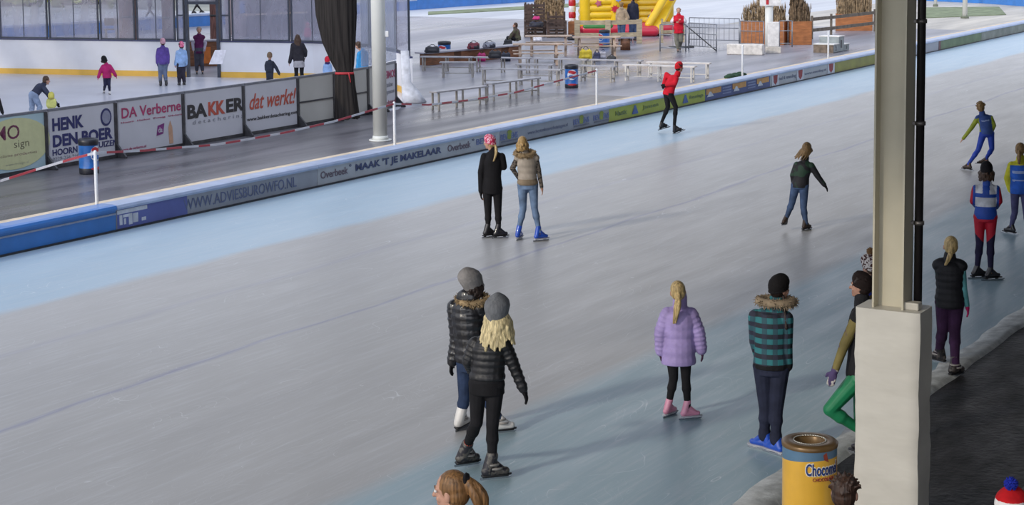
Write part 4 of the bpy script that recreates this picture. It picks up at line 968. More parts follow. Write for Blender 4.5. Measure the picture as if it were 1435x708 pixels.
# 12 girl in red, white and blue suit
red_s = fabric('red racing panel', 'a81c30', rough=.5, var=.1, bump=.05); whi_s = fabric('white racing panel', 'c3c5cc', rough=.6); nav_s = fabric('dark navy legging', '221f3a'); blu_s = fabric('blue racing panel', '23479c', rough=.5, var=.1)
def legs12(L):
    def fn(c, n):
        zr = (c.z)/(L['HPC'].z); x = abs((c-L['HPC']).dot(L['rt']))/L['kk']
        return 0 if zr > .62 + x*1.2 - .05 else 1
    return fn
_, D12 = person('girl in a red white and blue racing suit with a black hat', (1380, 391), 228,
  dict(head=(1382.5, 240), neck=(1383, 252), sh=(1382, 262), hip=(1381, 304), eL=(1364, 282), wL=(1368, 288, .2), eR=(1400, 282), wR=(1396, 290, .2), kL=(1373, 341), fL=(1369, 390), kR=(1388, 341), fR=(1388, 393), tL=60, tR=60),
  face=0, wear=dict(top=([blu_s, whi_s, red_s], .014, dict(hem=-.05, fn=zband([lambda t, x, c: 2 if abs(x) > .185 else None, lambda t, x, c: 1 if .36 < t < .68 and abs(x) < .15 else None, lambda t, x, c: 1 if t > .8 and .05 < abs(x) < .15 else None]))), bottom=([red_s, nav_s], .004, dict(fn=legs12, name='racing_tights')), gloves=black, hat=(fabric('black cap', '1d1b1f'), dict(puff=.0)), hair=('long', BROWN, dict(len=.14, w=.05)), skates=(blkskate, 'speed')))
# 13 girl at the right edge
yel = fabric('bright yellow sleeve', 'c6c23a'); blu = fabric('bright blue jacket', '2e5cb8')
_, D13 = person('girl in a bright blue jacket with yellow sleeves at the right edge of the photo', (1427, 328), 200,
  dict(head=(1430, 210), neck=(1430, 221), sh=(1429, 230), hip=(1429, 266), eL=(1412, 250), wL=(1416, 266), eR=(1447, 250), wR=(1446, 266), kL=(1422, 298), fL=(1417, 328), kR=(1438, 298), fR=(1440, 330), tL=-60, tR=10),
  face=0, hface=10, wear=dict(top=([blu, yel, fabric('pale blue print', '8fa0c8')], .03, dict(hem=-.14, fn=zband([lambda t, x, c: 2 if (.36 < t < .42 or .66 < t < .76) and abs(x) < .13 else None, lambda t, x, c: 1 if abs(x) > .17 or t > .98 else None]))), bottom=(fabric('slate legging', '4a4a6e'), .006), gloves=black, hair=('pony', DKBLONDE, dict(end=(1428, 230, -.14), h=-.01, w=.03)), skates=(blkskate, 'speed')))
# 14 girl in black vest, teal sleeves
person('girl in a black padded vest with teal sleeves and plum trousers stepping off the ice', (1330, 516), 330,
  dict(head=(1332, 345), neck=(1331, 358), sh=(1331, 369), hip=(1331, 424), eL=(1318, 398, .1), wL=(1324, 415, .2), eR=(1350, 403), wR=(1355, 428), kL=(1321, 462), fL=(1316, 508), kR=(1338, 462), fR=(1338, 527), tL=-50, tR=40),
  face=5, hface=-10, wear=dict(top=(fabric('black padded vest', '202024', rough=.6), .028, dict(hem=-.12, sleeve=0, ridge=7, name='vest')), under=(fabric('teal fleece', '5f9fa2'), .010), bottom=(fabric('plum trousers', '38203e'), .018, dict(cuff=.058, len=.97)), gloves=(fabric('hot pink glove', 'c02364'),)*2,
  hair=('pony', BLONDE, dict(end=(1325, 372, -.14), h=-.0, w=.022)), skates=(M('grey black hockey skate', '4c4643', .5, var=.3, col2='1c1b1e', thr=(14, .48)), 'rec'), sock=M('cream sock', 'b8b0a2', .9)))
# 15-17 spectators close to the camera
person('young woman with a dark blonde high ponytail in the foreground, seen in profile', (640, 1046), 652,
  dict(head=(632, 689), neck=(642, 722), sh=(650, 752), hs=1.12), face=-65, hface=-65, wear=dict(top=(fabric('dark jacket', '26252c'), .02), bottom=(jeans, .01), shoes=blkskate, gloves=black,
  hair=('pony', hairm('dark honey hair', '7d5a36'), dict(end=(674, 728, -.05), h=.075, w=.05, tie=black))))
person('short dark-haired person in the foreground right of the yellow bin, seen from behind', (1184, 1040), 660,
  dict(head=(1184, 691), neck=(1184, 722), sh=(1184, 750)), face=5, hface=12, wear=dict(top=(fabric('dark jacket', '26252c'), .02), bottom=(jeans, .01), shoes=blkskate, gloves=black, hair=('short', hairm('dark brown hair', '3f2c22'))))
def hatfn(L):
    def fn(c, n):
        u = (c-L['HD']).dot(L['HU'])/L['hs']; return 1 if u > .085 else (0 if u > .035 else 2)
    return fn
person('person in a white red and blue bobble hat at the bottom right corner', (1418, 1045), 694,
  dict(head=(1418, 716), neck=(1418, 745), sh=(1418, 770)), face=10, hface=10, wear=dict(top=(fabric('dark jacket', '26252c'), .02), bottom=(jeans, .01), shoes=blkskate, gloves=black, hair=('short', BROWN),
  hat=([fabric('white knit', 'd8d4d2'), fabric('bright red knit', 'b8141c'), fabric('navy knit', '1f2450')], dict(puff=.012, fn=hatfn, pom=fabric('blue bobble', '1c2c9a')))))
# ------------------------------------------------------------ people on the small rink, behind it and on the plaza
grp = None
lav = fabric('violet jacket', '5e4a94'); lb = fabric('pale blue jacket', '93b2dc'); pk = fabric('magenta jacket', 'b02a68'); gj = fabric('grey jeans', '6a7690')
person('adult in a dark sweater and pale jeans bending over a small child', (57, 158), 103,
  dict(head=(65, 113), neck=(62, 117.5), sh=(58.5, 119.5), hip=(46.5, 134), eL=(66, 131, .1), wL=(74, 144, .1), eR=(68, 132, -.1), wR=(79, 145, -.1), kL=(45, 150), fL=(44, 166), kR=(56, 150), fR=(54, 166)), face=70, det=1, k=1.0,
  wear=dict(top=(fabric('dark slate sweater', '3b3f52'), .02, dict(hem=-.05)), bottom=(fabric('pale jeans', '8d9db8'), .02), gloves=black, hair=('short', BROWN), skates=(blkskate, 'figure')))
person('small child in a pale yellow snowsuit held by the bending adult', (72, 163), 134,
  dict(), face=10, det=1, wear=dict(top=(fabric('pale yellow snowsuit', 'c8c978'), .03), bottom=(fabric('pale yellow snowsuit', 'c8c978'), .02), gloves=black, hat=(fabric('yellow hat', 'c8c060'),), skates=(blkskate, 'figure')))
person('child in a magenta jacket skating alone on the small rink', (149, 134), 80, dict(head=(146, 84.5), sh=(149, 92), hip=(150, 107), eL=(141, 99), wL=(138, 108), eR=(158, 99), wR=(162, 106), fL=(146, 131), fR=(154, 133)), face=-10, det=1,
  wear=dict(top=(pk, .035, dict(hem=-.15)), bottom=(fabric('dark navy trousers', '2b2c45'), .01), gloves=fabric('pink mitten', 'b4587e'), hat=(black,), hair=('long', DARK, dict(len=.1, w=.04)), skates=(whiteskate, 'figure')))
person('child in a violet jacket and grey jeans standing left of the child in pale blue', (228, 121), 55, dict(), face=-10, det=1,
  wear=dict(top=(lav, .03, dict(hem=-.12)), bottom=(gj, .02), gloves=fabric('purple glove', '4a3270'), hat=(fabric('pale pink hat', 'c89aa8'),), hair=('short', BROWN), skates=(blkskate, 'rec')))
person('child in a pale blue jacket and pink hat standing near the doorway', (254, 120), 60, dict(eL=(248, 80), wL=(246, 90)), face=-20, det=1,
  wear=dict(top=(lb, .035, dict(hem=-.18)), bottom=(fabric('charcoal trousers', '33303c'), .03), gloves=fabric('dark pink glove', '7a2a4c'), hat=(M('bright pink hat', 'd24a78', .8, col2='e8a8bc', thr=(30, .55)),), hair=('short', BROWN), skates=(blkskate, 'figure')))
person('woman in a plum vest with grey sleeves standing in the doorway', (279, 103.5), 38, dict(eL=(270, 60), wL=(271, 70, -.1), eR=(288, 60), wR=(286, 71, -.1)), face=180, det=1,
  wear=dict(top=(fabric('plum vest', '5a2450'), .03, dict(hem=-.2, sleeve=0)), under=(fabric('light grey sleeve', 'a9a4b4'), .02), bottom=(fabric('grey trousers', '4c4c58'), .03), hair=('short', hairm('grey hair', '9c938e')), shoes=blkskate), k=.95)
person('small child in a dark snowsuit and fur hood near the woman in the skirt', (378, 120), 75, dict(head=(378, 79), sh=(378, 87), hip=(378, 98), eR=(387, 95), wR=(391, 103)), face=10, det=1,
  wear=dict(top=(fabric('dark slate suit', '343844'), .035), bottom=(fabric('dark slate suit', '343844'), .03), gloves=black, hat=(fabric('brown fur hood', '7a6450'),), skates=(blkskate, 'figure')))
person('woman with long brown hair in a dark coat over a pale grey skirt', (419, 121), 48, dict(head=(417, 53.5), sh=(417, 62), eL=(409, 74), wL=(406, 87), eR=(428, 72), wR=(428, 78, .1)), face=0, det=1,
  wear=dict(top=(fabric('charcoal coat', '2f2d33'), .035, dict(hem=-.02)), skirt=(fabric('pale grey skirt', 'a6a4a8'), .22, .03), bottom=(black, .01), hair=('long', BROWN, dict(len=.28, w=.07)), skates=(blkskate, 'figure')), k=1.0)
person('child in a red hat and pale blue top half hidden by the front boards', (459, 125), 82, dict(), face=20, det=1,
  wear=dict(top=(lb, .03), bottom=(black, .02), gloves=black, hat=(fabric('red hat', 'c82a3c'),), fur=(fabric('violet scarf', '4a3a80'), .08, .03, .0, .0), skates=(blkskate, 'figure')))
person('adult in a bright blue jacket between the black curtain and the round column', (506, 132), 58, dict(head=(502, 64), sh=(508, 74)), face=-50, det=1,
  wear=dict(top=(fabric('bright sky blue jacket', '3a8fc8'), .045, dict(hem=-.2)), bottom=(jeans, .02), gloves=black, hair=('short', BROWN), skates=(blkskate, 'figure')))
person('person at the left edge whose dark gloved hand rests on the small rink boards', (-10, 172), 102, dict(eR=(-2, 140), wR=(3, 157, -.25), eL=(-22, 140)), face=120, det=1,
  wear=dict(top=(fabric('black coat', '18171a'), .03), bottom=(jeans, .02), gloves=black, hair=('short', BROWN), skates=(blkskate, 'figure')))
for x, y, t_, lb_ in ((210, 27, -18, 'distant skater in dark tights seen through the screens left of the doorway'), (276, 19, -25, 'distant skater in dark tights seen through the open doorway')):
    person(lb_, (x, y), t_, dict(fL=(x-5, y), fR=(x+6, y-1)), face=80, det=0, wear=dict(top=(fabric('dark racing top', '2c3048'), .01), bottom=(black, .005), gloves=black, hat=(black,), skates=(blkskate, 'speed')))
person('child in pink seen blurred through the screen behind the woman in the dark coat', (431, 66), 34, dict(), face=180, det=0, wear=dict(top=(fabric('coral pink jacket', 'cf4a68'), .03), bottom=(black, .02), gloves=black, hat=(fabric('coral hat', 'c85a6a'),), shoes=blkskate))
# plaza
person('person in an olive jacket sitting hunched beside the picnic tables holding a black bag', (724, 63), 31, dict(head=(722, 36), neck=(722, 39), sh=(723, 42), hip=(725, 54), eL=(717, 49), wL=(714, 54), eR=(722, 50, -.2), wR=(715, 55, -.2), kL=(712, 53), fL=(712, 63), kR=(714, 54), fR=(714, 64)), face=-80, det=1, k=1.0,
  wear=dict(top=(M('olive and brown jacket', '54523a', .8, col2='4c3c34', thr=(5, .5)), .05), bottom=(black, .03), gloves=black, hair=('short', BROWN), shoes=blkskate))
person('person in a beige hooded jacket and jeans facing the bouncy castle', (871, 58), 3, dict(eR=(880, 25)), face=20, det=1, wear=dict(top=(fabric('beige hooded jacket', 'a39079'), .05, dict(hood=1)), bottom=(jeans, .03), gloves=black, hair=('short', DKBLONDE), shoes=blkskate))
person('person in a dark jacket beside the bouncy castle, right of the beige hooded person', (887, 57), -6, dict(), face=-30, det=1, wear=dict(top=(fabric('dark blue grey jacket', '2d2f40'), .05), bottom=(fabric('slate jeans', '4a5a78'), .03), gloves=black, hair=('short', DARK), shoes=blkskate))
rv = fabric('red vest', 'c01c30')
person('man in a red and white jacket with folded arms standing on the plaza', (951, 73), 11, dict(eL=(960, 30), wL=(952, 31, -.2), eR=(942, 30), wR=(950, 28, -.2), fL=(953, 70), fR=(950, 73)), face=180, det=1,
  wear=dict(top=([rv, fabric('white sleeve', 'dcd8dc')], .045, dict(hem=-.25, fn=zband([lambda t, x, c: 1 if abs(x) > .2 or (t > .45 and t < .66 and abs(x) > .04 and False) else None]))), bottom=(fabric('khaki trousers', '77756a'), .03), hair=('short', hairm('sandy hair', '9a7c68')), shoes=blkskate))
person('child in black and white climbing on the bouncy castle', (911, 38), 14, dict(head=(915, 17), sh=(912, 22), hip=(910, 29), kL=(915, 31), kR=(908, 33)), face=40, elev=.36, det=0, wear=dict(top=(M('black and white top', '2a2a34', .8, col2='c8c8d0', thr=(8, .5)), .04), bottom=(black, .02), gloves=black, hair=('short', M('reddish hair', 'a8452c', .7)), shoes=blkskate))
# ------------------------------------------------------------ low metal benches
galvb = M('pale galvanised tube', 'a8a39c', .45, .3, var=.15); plank = M('worn grey plank', 'a4a2a6', .6, var=.15, vs=4)
galvw = M('sunlit whitish tube', 'd2cdc4', .5, var=.08); plankw = M('sunlit pale plank', 'd6cfc8', .6, var=.08)  # paler copies of tube and plank with sunlight put into the colour
def bench(a, b, label, tube=galvb, top=plank, h=.5, w=.28, n=3):
    A, B = at(*a), at(*b); X = (B-A).normalized(); Y = V((-X.y, X.x, 0)); L = (B-A).length
    r = thing('metal_bench', A, label, 'bench', 'low benches on the plaza')
    obj('seat_plank', MB().box((A+B)/2+Y*w/2+V((0, 0, h)), L+.1, w, .04, X), top, r)
    for i in range(n):
        c = A.lerp(B, (i+.0)/(n-1) if n > 1 else 0)+X*(.06 if i == 0 else (-.06 if i == n-1 else 0)); mb = MB()
        for y in (.02, w-.02): mb.box(c+Y*y+V((0, 0, h/2-.01)), .045, .045, h-.02, X)
        mb.box(c+Y*w/2+V((0, 0, .12)), .03, w-.04, .03, X); obj('leg_frame', mb, tube, r)
    obj('stretcher', MB().bar(A+Y*w/2+V((0, 0, .14)), B+Y*w/2+V((0, 0, .14)), .03, .03), tube, r)
for a in (((614, 155), (684, 146), 'low bench nearest the white tarpaulin, first of the front pair'), ((691, 142), (757, 133), 'low bench in front, second of the pair, left of the blue drum'), ((674, 119), (783, 121), 'low bench behind the front pair, ending at the blue drum')): bench(*a)
bench((874, 113), (971, 116), 'pale sunlit bench left of the red skater, nearer one', galvw, plankw); bench((907, 109), (992, 111), 'pale sunlit bench behind the red skater, farther one', galvw, plankw)
for i, (a, b) in enumerate((((590, 100), (660, 101)), ((666, 101), (740, 103)), ((747, 103), (820, 105)), ((827, 105), (896, 107)))): bench(a, b, ('leftmost bench of the rear row below the brown box bench', 'rear row bench under the black bag', 'rear row bench below the middle picnic table', 'rightmost bench of the rear row below the yellow bag')[i])
for i, (a, b) in enumerate((((618, 109), (664, 109)), ((724, 112), (772, 113)), ((812, 114), (858, 116)))): bench(a, b, ('short bench of the middle row at the left', 'short bench of the middle row above the long front bench', 'short bench of the middle row just right of the blue drum')[i], n=2)
# long low bench on brown boxes
browns = M('brown stained boards', '7a4f34', .6, var=.25, vs=3, vscale=(1, 1, 6)); darkw = M('dark weathered wood', '4a3a34', .75, var=.3, vs=4, vscale=(1, 6, 1)); picn = M('pale picnic wood', 'b8a08c', .65, var=.2, vs=5)
orangew = M('orange brown planter wood', 'a5683c', .6, var=.18, vs=3, vscale=(1, 1, 5))
A, B = at(588, 92), at(726, 79.5); X = (B-A).normalized()
r = thing('box_bench', A, 'long grey bench top resting on brown wooden boxes', 'bench')
obj('bench_top', MB().box((A+B)/2+V((0, 0, .45)), (B-A).length, .5, .05, X), M('grey bench top', '92909a', .4, var=.1), r)
for f0, f1 in ((.04, .3), (.37, .78), (.86, .99)): obj('support_box', MB().box(A.lerp(B, (f0+f1)/2)+V((0, 0, .212)), (B-A).length*(f1-f0), .42, .424, X), browns, r, bevel=.01)
# ------------------------------------------------------------ picnic tables
pt_ = proto('picnic_table', 'x', 'picnic table', 'wooden picnic tables on the plaza')
mb = MB(); 
for y in (-.28, -.14, 0, .14, .28): mb.box((0, y, .73), 1.8, .125, .035)
obj('table_top', mb, picn, pt_)
for y in (-.7, .7):
    mb = MB(); mb.box((0, y-.07, .44), 1.8, .12, .035).box((0, y+.07, .44), 1.8, .12, .035); obj('seat', mb, picn, pt_)
for x in (-.65, .65):
    mb = MB(); mb.bar((x, -.65, 0), (x, -.2, .71), .04, .09, up=V((1, 0, 0))); mb.bar((x, .65, 0), (x, .2, .71), .04, .09, up=V((1, 0, 0))); mb.bar((x+.04, -.78, .40), (x+.04, .78, .40), .035, .09); mb.bar((x+.04, -.35, .69), (x+.04, .35, .69), .035, .07)
    obj('leg_frame', mb, picn, pt_)
for i, (x, y, a, l) in enumerate(((754, 90, 1, 'wooden picnic table nearest the low metal benches'), (769, 77, -2, 'wooden picnic table behind the nearest one, below the dark pallet seats'), (836, 79, 1, 'wooden picnic table with a yellow bag under it'))): place(pt_, at(x, y), R(a), l, i == 0)
A = at(864, 70); r = thing('box_bench', A, 'grey bench top on a round brown stump right of the picnic table', 'bench')
obj('bench_top', MB().box(A+V((0, 0, .48)), 1.4, .35, .05), M('grey bench top', '92909a'), r); obj('stump', MB().tube(A+V((.35, 0, 0)), A+V((.35, 0, .455)), .2, .19, 20), browns, r)
# ------------------------------------------------------------ drums
dk = M('dark drum plastic', '20222c', .4); dblue = M('bright blue drum wrap', '2a68b4', .3, var=.2, vs=3, coat=.4); dw = M('white drum print', 'd8d8e0', .4); dred = M('red drum print', 'c03038', .4)
def drum(loc, label, face, rr=.22, h=.82, sc=1.0):
    r = thing('drinks_drum', loc, label, 'drum', 'blue drinks drums'); c = V(loc)
    mb = MB(); P_ = [(.96, .0), (1.0, .03), (1.0, .16), (.985, .17), (.985, .80), (1.0, .82), (1.03, .9), (1.03, .96), (.92, 1.0), (.7, 1.0), (.66, .93), (.0, .92)]
    mb.loft([(c+V((0, 0, z*h)), V((max(a, .01)*rr, 0, 0)), V((0, max(a, .01)*rr, 0))) for a, z in P_], 32, caps=True)
    for q in range(len(mb.f)-2):
        ring = q//32; mb.m[q] = 0 if ring in (4, 3) else 1
    obj('drum_body', mb, [dblue, dk], r)
    a0 = math.atan2(-c.y, -c.x)+face
    def patch(nm, mt, t0, t1, f0, f1, d, wave=0):
        vs = []; fs = []; N = 14
        for i in range(N+1):
            t = t0+(t1-t0)*i/N; a = a0+t; wv = wave*math.sin((i/N)*math.pi*2)
            e_ = math.sqrt(max(0, 1-((i/N)*2-1)**2)) if nm != 'white_band' else 1; mid = (f0+f1)/2
            for z in (mid-(mid-f0)*e_, mid+(f1-mid)*e_): vs.append(c+V(((rr+d)*math.cos(a), (rr+d)*math.sin(a), (z+wv)*h)))
        for i in range(N): fs.append((2*i, 2*i+2, 2*i+3, 2*i+1))
        obj(nm, MB().add(vs, fs), mt, r)
    patch('white_roundel', dw, -.75, .75, .36, .80, .003); patch('red_swirl', dred, -.62, .62, .62, .76, .006, .02); patch('blue_swirl', dblue, -.62, .62, .42, .56, .006, .02)
    patch('lower_band', dred, -.7, .7, .12, .2, .004)
drum(at(125, 243), 'blue drum in front of the white HENK DEN BOER board', .9, .205, .74); drum(at(801, 123), 'blue drum with red and white roundel beside the long bench on the plaza', .1, .21, .72)
drum(at(623, 84), 'blue drum standing behind the brown box bench', -.4, .24, .6+.1); drum(at(847, 66), 'small blue drum behind the picnic table near the bouncy castle', -.9, .22, .7)
# ------------------------------------------------------------ bags and clothes
def bag(x, y, z, wd, hh, col, label, two=None, dp=.22):
    c = at(x, y, z); r = thing('bag', c, label, 'bag', 'bags left around the plaza'); mb = MB()
    mb.box(c+V((0, 0, hh*.34)), wd, dp, hh*.66); mb.prism([c+V((-wd*.5, -dp*.45, hh*.5)), c+V((wd*.5, -dp*.45, hh*.5)), c+V((wd*.34, -dp*.3, hh*.82)), c+V((0, -dp*.3, hh*.7)), c+V((-wd*.3, -dp*.3, hh*.86))], (0, dp*.7, 0)); mb.cap(c+V((-wd*.5, 0, hh*.2)), c+V((-wd*.42, 0, hh*.35)), .05, .05); mb.cap(c+V((-wd*.2, -dp*.5, hh*.25)), c+V((wd*.2, -dp*.5, hh*.25)), .06, .06)
    blob('bag_body', mb, [M('bag cloth '+col, col, .6, col2=two, thr=(6, .52), var=.2, vs=6, bump=.5, bs=12)], r, .02)
    mb = MB(); q = [c+V((wd*.22*math.cos(t), 0, hh*.72+hh*.28*math.sin(t))) for t in (0, .6, 1.2, 1.9, 2.5, 3.14)]; mb.chain(q, [.012]*6, 6); obj('handle', mb, SOLE, r)
bag(606, 74, .475, .5, .3, '2a2a30', 'black bag on the left end of the box bench'); bag(664, 69, .475, .42, .32, '7c2c3c', 'dark red and black bag on the box bench', '222028'); bag(686, 67, .475, .45, .28, '8f919c', 'grey and white bag on the box bench', '2a2c38')
bag(675, 86, 0, .3, .4, 'b8246c', 'pink bag standing in front of the box bench'); bag(709, 86, 0, .34, .42, '232838', 'dark navy bag between the brown boxes'); bag(694, 82, .525, .4, .34, '26262c', 'black bag on the rear row of low benches', dp=.2)
bag(821, 84, 0, .46, .5, 'd0b82c', 'yellow bag under the right picnic table'); bag(836.5, 85.5, 0, .26, .42, '2b3050', 'navy bag right of the yellow bag'); bag(845, 84, 0, .24, .4, 'a8a6ae', 'grey white bag right of the navy bag'); bag(857, 85, 0, .32, .22, '2c2c2c', 'small dark bag under the right end of the picnic table')
bag(712, 66, 0, .34, .4, '1e1e24', 'black bag held by the sitting person'); bag(804, 56, .0, .5, .3, '26262e', 'black bag right of the pallet seats')
# ------------------------------------------------------------ dark pallet seats, planters with reeds
def pallet(x, y, wd, hb_, label, rot=0.0):
    c = at(x, y); r = thing('pallet_seat', c, label, 'seat', 'dark wooden pallet seats'); X = V((math.cos(rot), math.sin(rot), 0)); Y = V((-math.sin(rot), math.cos(rot), 0))
    mb = MB()
    for z in (.12, .27, .42): mb.box(c+Y*0+V((0, 0, z)), wd, .75, .06, X)
    for u in (-.45, 0, .45):
        for v in (-.3, .3): mb.box(c+X*u*wd+Y*v+V((0, 0, .22)), .1, .1, .44, X)
    obj('seat', mb, darkw, r); mb = MB()
    for z in [.55+i*.16 for i in range(int((hb_-.5)/.16))]: mb.box(c+Y*.36+V((0, 0, z)), wd, .04, .12, X)
    for u in (-.46, 0, .46): mb.box(c+X*u*wd+Y*.4+V((0, 0, hb_/2)), .08, .05, hb_, X)
    obj('backrest', mb, darkw, r)
    for s_ in (-1, 1):
        mb = MB(); mb.box(c+X*s_*wd*.5+V((0, 0, .68)), .08, .75, .07, X); mb.box(c+X*s_*wd*.5-Y*.3+V((0, 0, .34)), .08, .08, .66, X); obj('armrest', mb, darkw, r)
pallet(750, 51, .9, 1.5, 'tall backed dark pallet seat at the left with clothes on it'); pallet(780, 52, .8, 1.1, 'lower dark pallet seat at the right, beside the brown planter'); pallet(741, 47, .35, 1.35, 'narrow dark pallet stack at the far left')
bag(752, 37.5, .48, .6, .3, '2c2c3c', 'heap of dark clothes on the tall pallet seat', '1c1c24', .3); bag(752, 27.5, .79, .28, .2, 'b82a70', 'small pink bag on top of the dark clothes'); bag(753, 58, .0, .4, .26, 'd4d2d8', 'white bag hanging at the front of the pallet seat')
reedm = M('dry reed stems', 'a08a6c', .85, var=.4, vs=9); reedd = M('dark dry reed stems', '7d6850', .85, var=.4, vs=9)
def reeds(c, X, wd, dp, z0, h, n, seed, parent, mt):
    rnd = random.Random(seed); Y = V((-X.y, X.x, 0)); mb = MB()
    for i in range(n):
        p = c+X*rnd.uniform(-.5, .5)*wd+Y*rnd.uniform(-.5, .5)*dp+V((0, 0, z0)); hh = h*rnd.uniform(.6, 1.1)*(1+.15*math.sin(p.x*5)); q = p+V((rnd.gauss(0, .05), rnd.gauss(0, .05), hh))
        mb.tube(p, q, .018, .012, 4); mb.tube(q-V((0, 0, .14)), q+V((rnd.gauss(0, .02), 0, .12)), .03, .004, 5)
    o = obj('reed_stems', mb, mt, parent); o['kind'] = 'stuff'; return o
def planter(a, b, dp, bh, rh, label, wood=orangew, n=500, rm=reedm, seed=1):
    A, B = at(*a), at(*b); X = (B-A).normalized(); Y = V((-X.y, X.x, 0)); L = (B-A).length; c = (A+B)/2+Y*dp/2
    r = thing('reed_planter', A, label, 'planter', 'wooden planters filled with dry reeds')
    mb = MB(); 
    for v, (p, q) in enumerate(((A, B), (A+Y*dp, B+Y*dp))): mb.box((p+q)/2+V((0, 0, bh/2)), L, .05, bh, X)
    for p in (A, B): mb.box(p+Y*dp/2+V((0, 0, bh/2)), .05, dp, bh, X)
    mb.box(c+V((0, 0, .05)), L-.05, dp-.05, .06, X); obj('wooden_box', mb, wood, r, bevel=.008)
    reeds(c, X, L-.12, dp-.12, .1, rh, n, seed, r, rm); return r
planter((797, 50), (809, 50), .5, .62, .4, 'small brown planter at the right end of the pallet seats', seed=2, n=40); planter((748, 41), (790, 41), .4, .35, 1.35, 'tall dry reed screen behind the pallet seats', darkw, 620, reedm, 3)
planter((1039, 62), (1098, 63), .7, .95, 1.55, 'orange brown reed planter behind the white column', seed=4, n=350); planter((1108, 63), (1137, 62.8), .7, .95, 1.5, 'dark sided reed planter right of the white column', seed=5, n=420, rm=reedd)
planter((1172, 43), (1222, 43), .9, .75, 1.7, 'orange reed planter left of the steel post, beyond the podium', seed=6, n=420)
# ------------------------------------------------------------ bouncy castle
yw = M('glossy yellow inflatable', 'e0b818', .35, var=.06, vs=2, coat=.3); rw = M('glossy red inflatable', 'b81c38', .35, var=.08, vs=2, coat=.3); gw = M('green inflatable', '3c7a3c', .4); pw = M('purple print', '6a3590', .5); bw = M('blue print', '6f86c8', .5)
cc = at(868, 50); r = thing('bouncy_castle', cc, 'yellow and red inflatable bouncy castle with slide at the top of the plaza', 'bouncy castle')
def L_(x, y, z): return cc+V((x, y, z))
mb = MB()
for i in range(9): mb.cap(L_(-1.5+i*.0, i*.42, .28), L_(2.2, i*.42, .28), .26, .26, 14)
obj('base', mb, rw, r)
mb = MB()
for i in range(10): mb.cap(L_(-1.5, .1, .62+i*.30), L_(-.25, .1, .62+i*.30), .18, .18, 14)
obj('front_wall', mb, yw, r)
mb = MB()
for i in range(10): mb.cap(L_(-.2, 3.4, .62+i*.32), L_(2.4, 3.4, .62+i*.32), .2, .2, 14)
obj('back_wall', mb, yw, r)
mb = MB()
for i in range(10): mb.cap(L_(-1.5, .3, .62+i*.32), L_(-1.5, 3.4, .62+i*.32), .2, .2, 14)
obj('side_wall', mb, yw, r)
for x, y in ((-.15, .1), (2.3, 1.6), (2.3, 3.4), (-1.5, .1)): obj('tower', MB().cap(L_(x, y, .5), L_(x, y, 3.9), .26, .26, 18), yw, r)
mb = MB()
for i in range(7): mb.cap(L_(1.05, 1.0+i*.3, .6+i*.24), L_(1.95, 1.0+i*.3, .6+i*.24), .16, .16, 12)
obj('steps', mb, yw, r)
obj('slide_beam', MB().cap(L_(1.28, -.3, .5), L_(2.35, .9, 2.1), .17, .17, 16).cap(L_(2.35, .9, 2.1), L_(2.5, 1.4, 3.2), .17, .17, 16), yw, r)
obj('slide_bed', MB().prism([L_(1.3, -.4, .3), L_(2.3, 1.6, 1.9), L_(2.3, 1.6, 1.7), L_(1.3, -.4, .1)], (.5, 0, 0)), yw, r, bevel=.03)
obj('landing_mat', MB().cap(L_(.1, -.7, .2), L_(1.5, -.7, .2), .2, .2, 16).cap(L_(.1, -.4, .24), L_(1.5, -.4, .24), .22, .22, 16), rw, r)
obj('green_trim', MB().cap(L_(-1.5, -.14, .42), L_(-.4, -.14, .42), .13, .13, 12), gw, r)
def splat(nm, x, y, z, rr, mt, pts=10):
    obj(nm, MB().prism([L_(x+rr*(1 if i % 2 else .55)*math.cos(i*2*math.pi/pts), y, z+rr*(1 if i % 2 else .55)*math.sin(i*2*math.pi/pts)) for i in range(pts)], (0, -.02, 0)), mt, r)
splat('flower_print', -.93, -.09, 1.45, .17, M('pink print', 'b05a6a', .5)); splat('flower_print', -.58, -.09, 1.75, .15, bw); splat('flower_print', -1.2, -.09, 1.85, .13, pw); splat('flower_print', -.7, -.09, 2.1, .14, dw)
splat('flower_print', 2.15, .72, 1.72, .2, pw); splat('flower_print', 2.42, 1.12, 2.0, .22, pw); splat('flower_print', 2.4, 1.1, 1.45, .18, pw); splat('round_print', -.2, -.19, 1.2, .2, rw, 16); splat('round_print', -.05, -.2, 1.62, .14, bw, 12)
c = at(802, 45); q = thing('inflatable_pillar', c, 'red and white striped inflatable pillar at the left of the bouncy castle', 'inflatable')
mb = MB()
for i in range(9): mb.cap(c+V((0, 0, .15+i*.28)), c+V((0, 0, .3+i*.28)), .17, .17, 14, m=i % 2)
obj('pillar', mb, [rw, dw], q)
tim = M('pale timber rail', 'a89a80', .75, var=.2, vs=5, vscale=(.5, 3, 3)); timd = M('weathered timber rail', '6e655a', .8, var=.2, vs=5)
def fence(pts, zs, label, mt, pw_=.09, ph=1.0, rw_=.14):
    Q_ = [at(*p) for p in pts]; r = thing('timber_fence', Q_[0], label, 'fence', 'timber fences on the plaza')
    for a, b in zip(Q_[:-1], Q_[1:]):
        for z in zs: obj('rail', MB().bar(a+V((0, 0, z)), b+V((0, 0, z)), .04, rw_), mt, r)
    for a in Q_: obj('post', MB().box(a+V((0, .06, ph/2)), pw_, pw_, ph), mt, r)
fence([(809, 62), (852, 62), (896, 61)], (.38, .9), 'pale timber fence in front of the bouncy castle', tim, .22, 1.0, .18); fence([(928, 60), (958, 59)], (.45, .8), 'short pale timber fence at the right of the bouncy castle', tim)
fence([(1138, 55), (1165, 52), (1226, 44)], (.38, .85), 'weathered timber fence between the two groups of planters', timd)
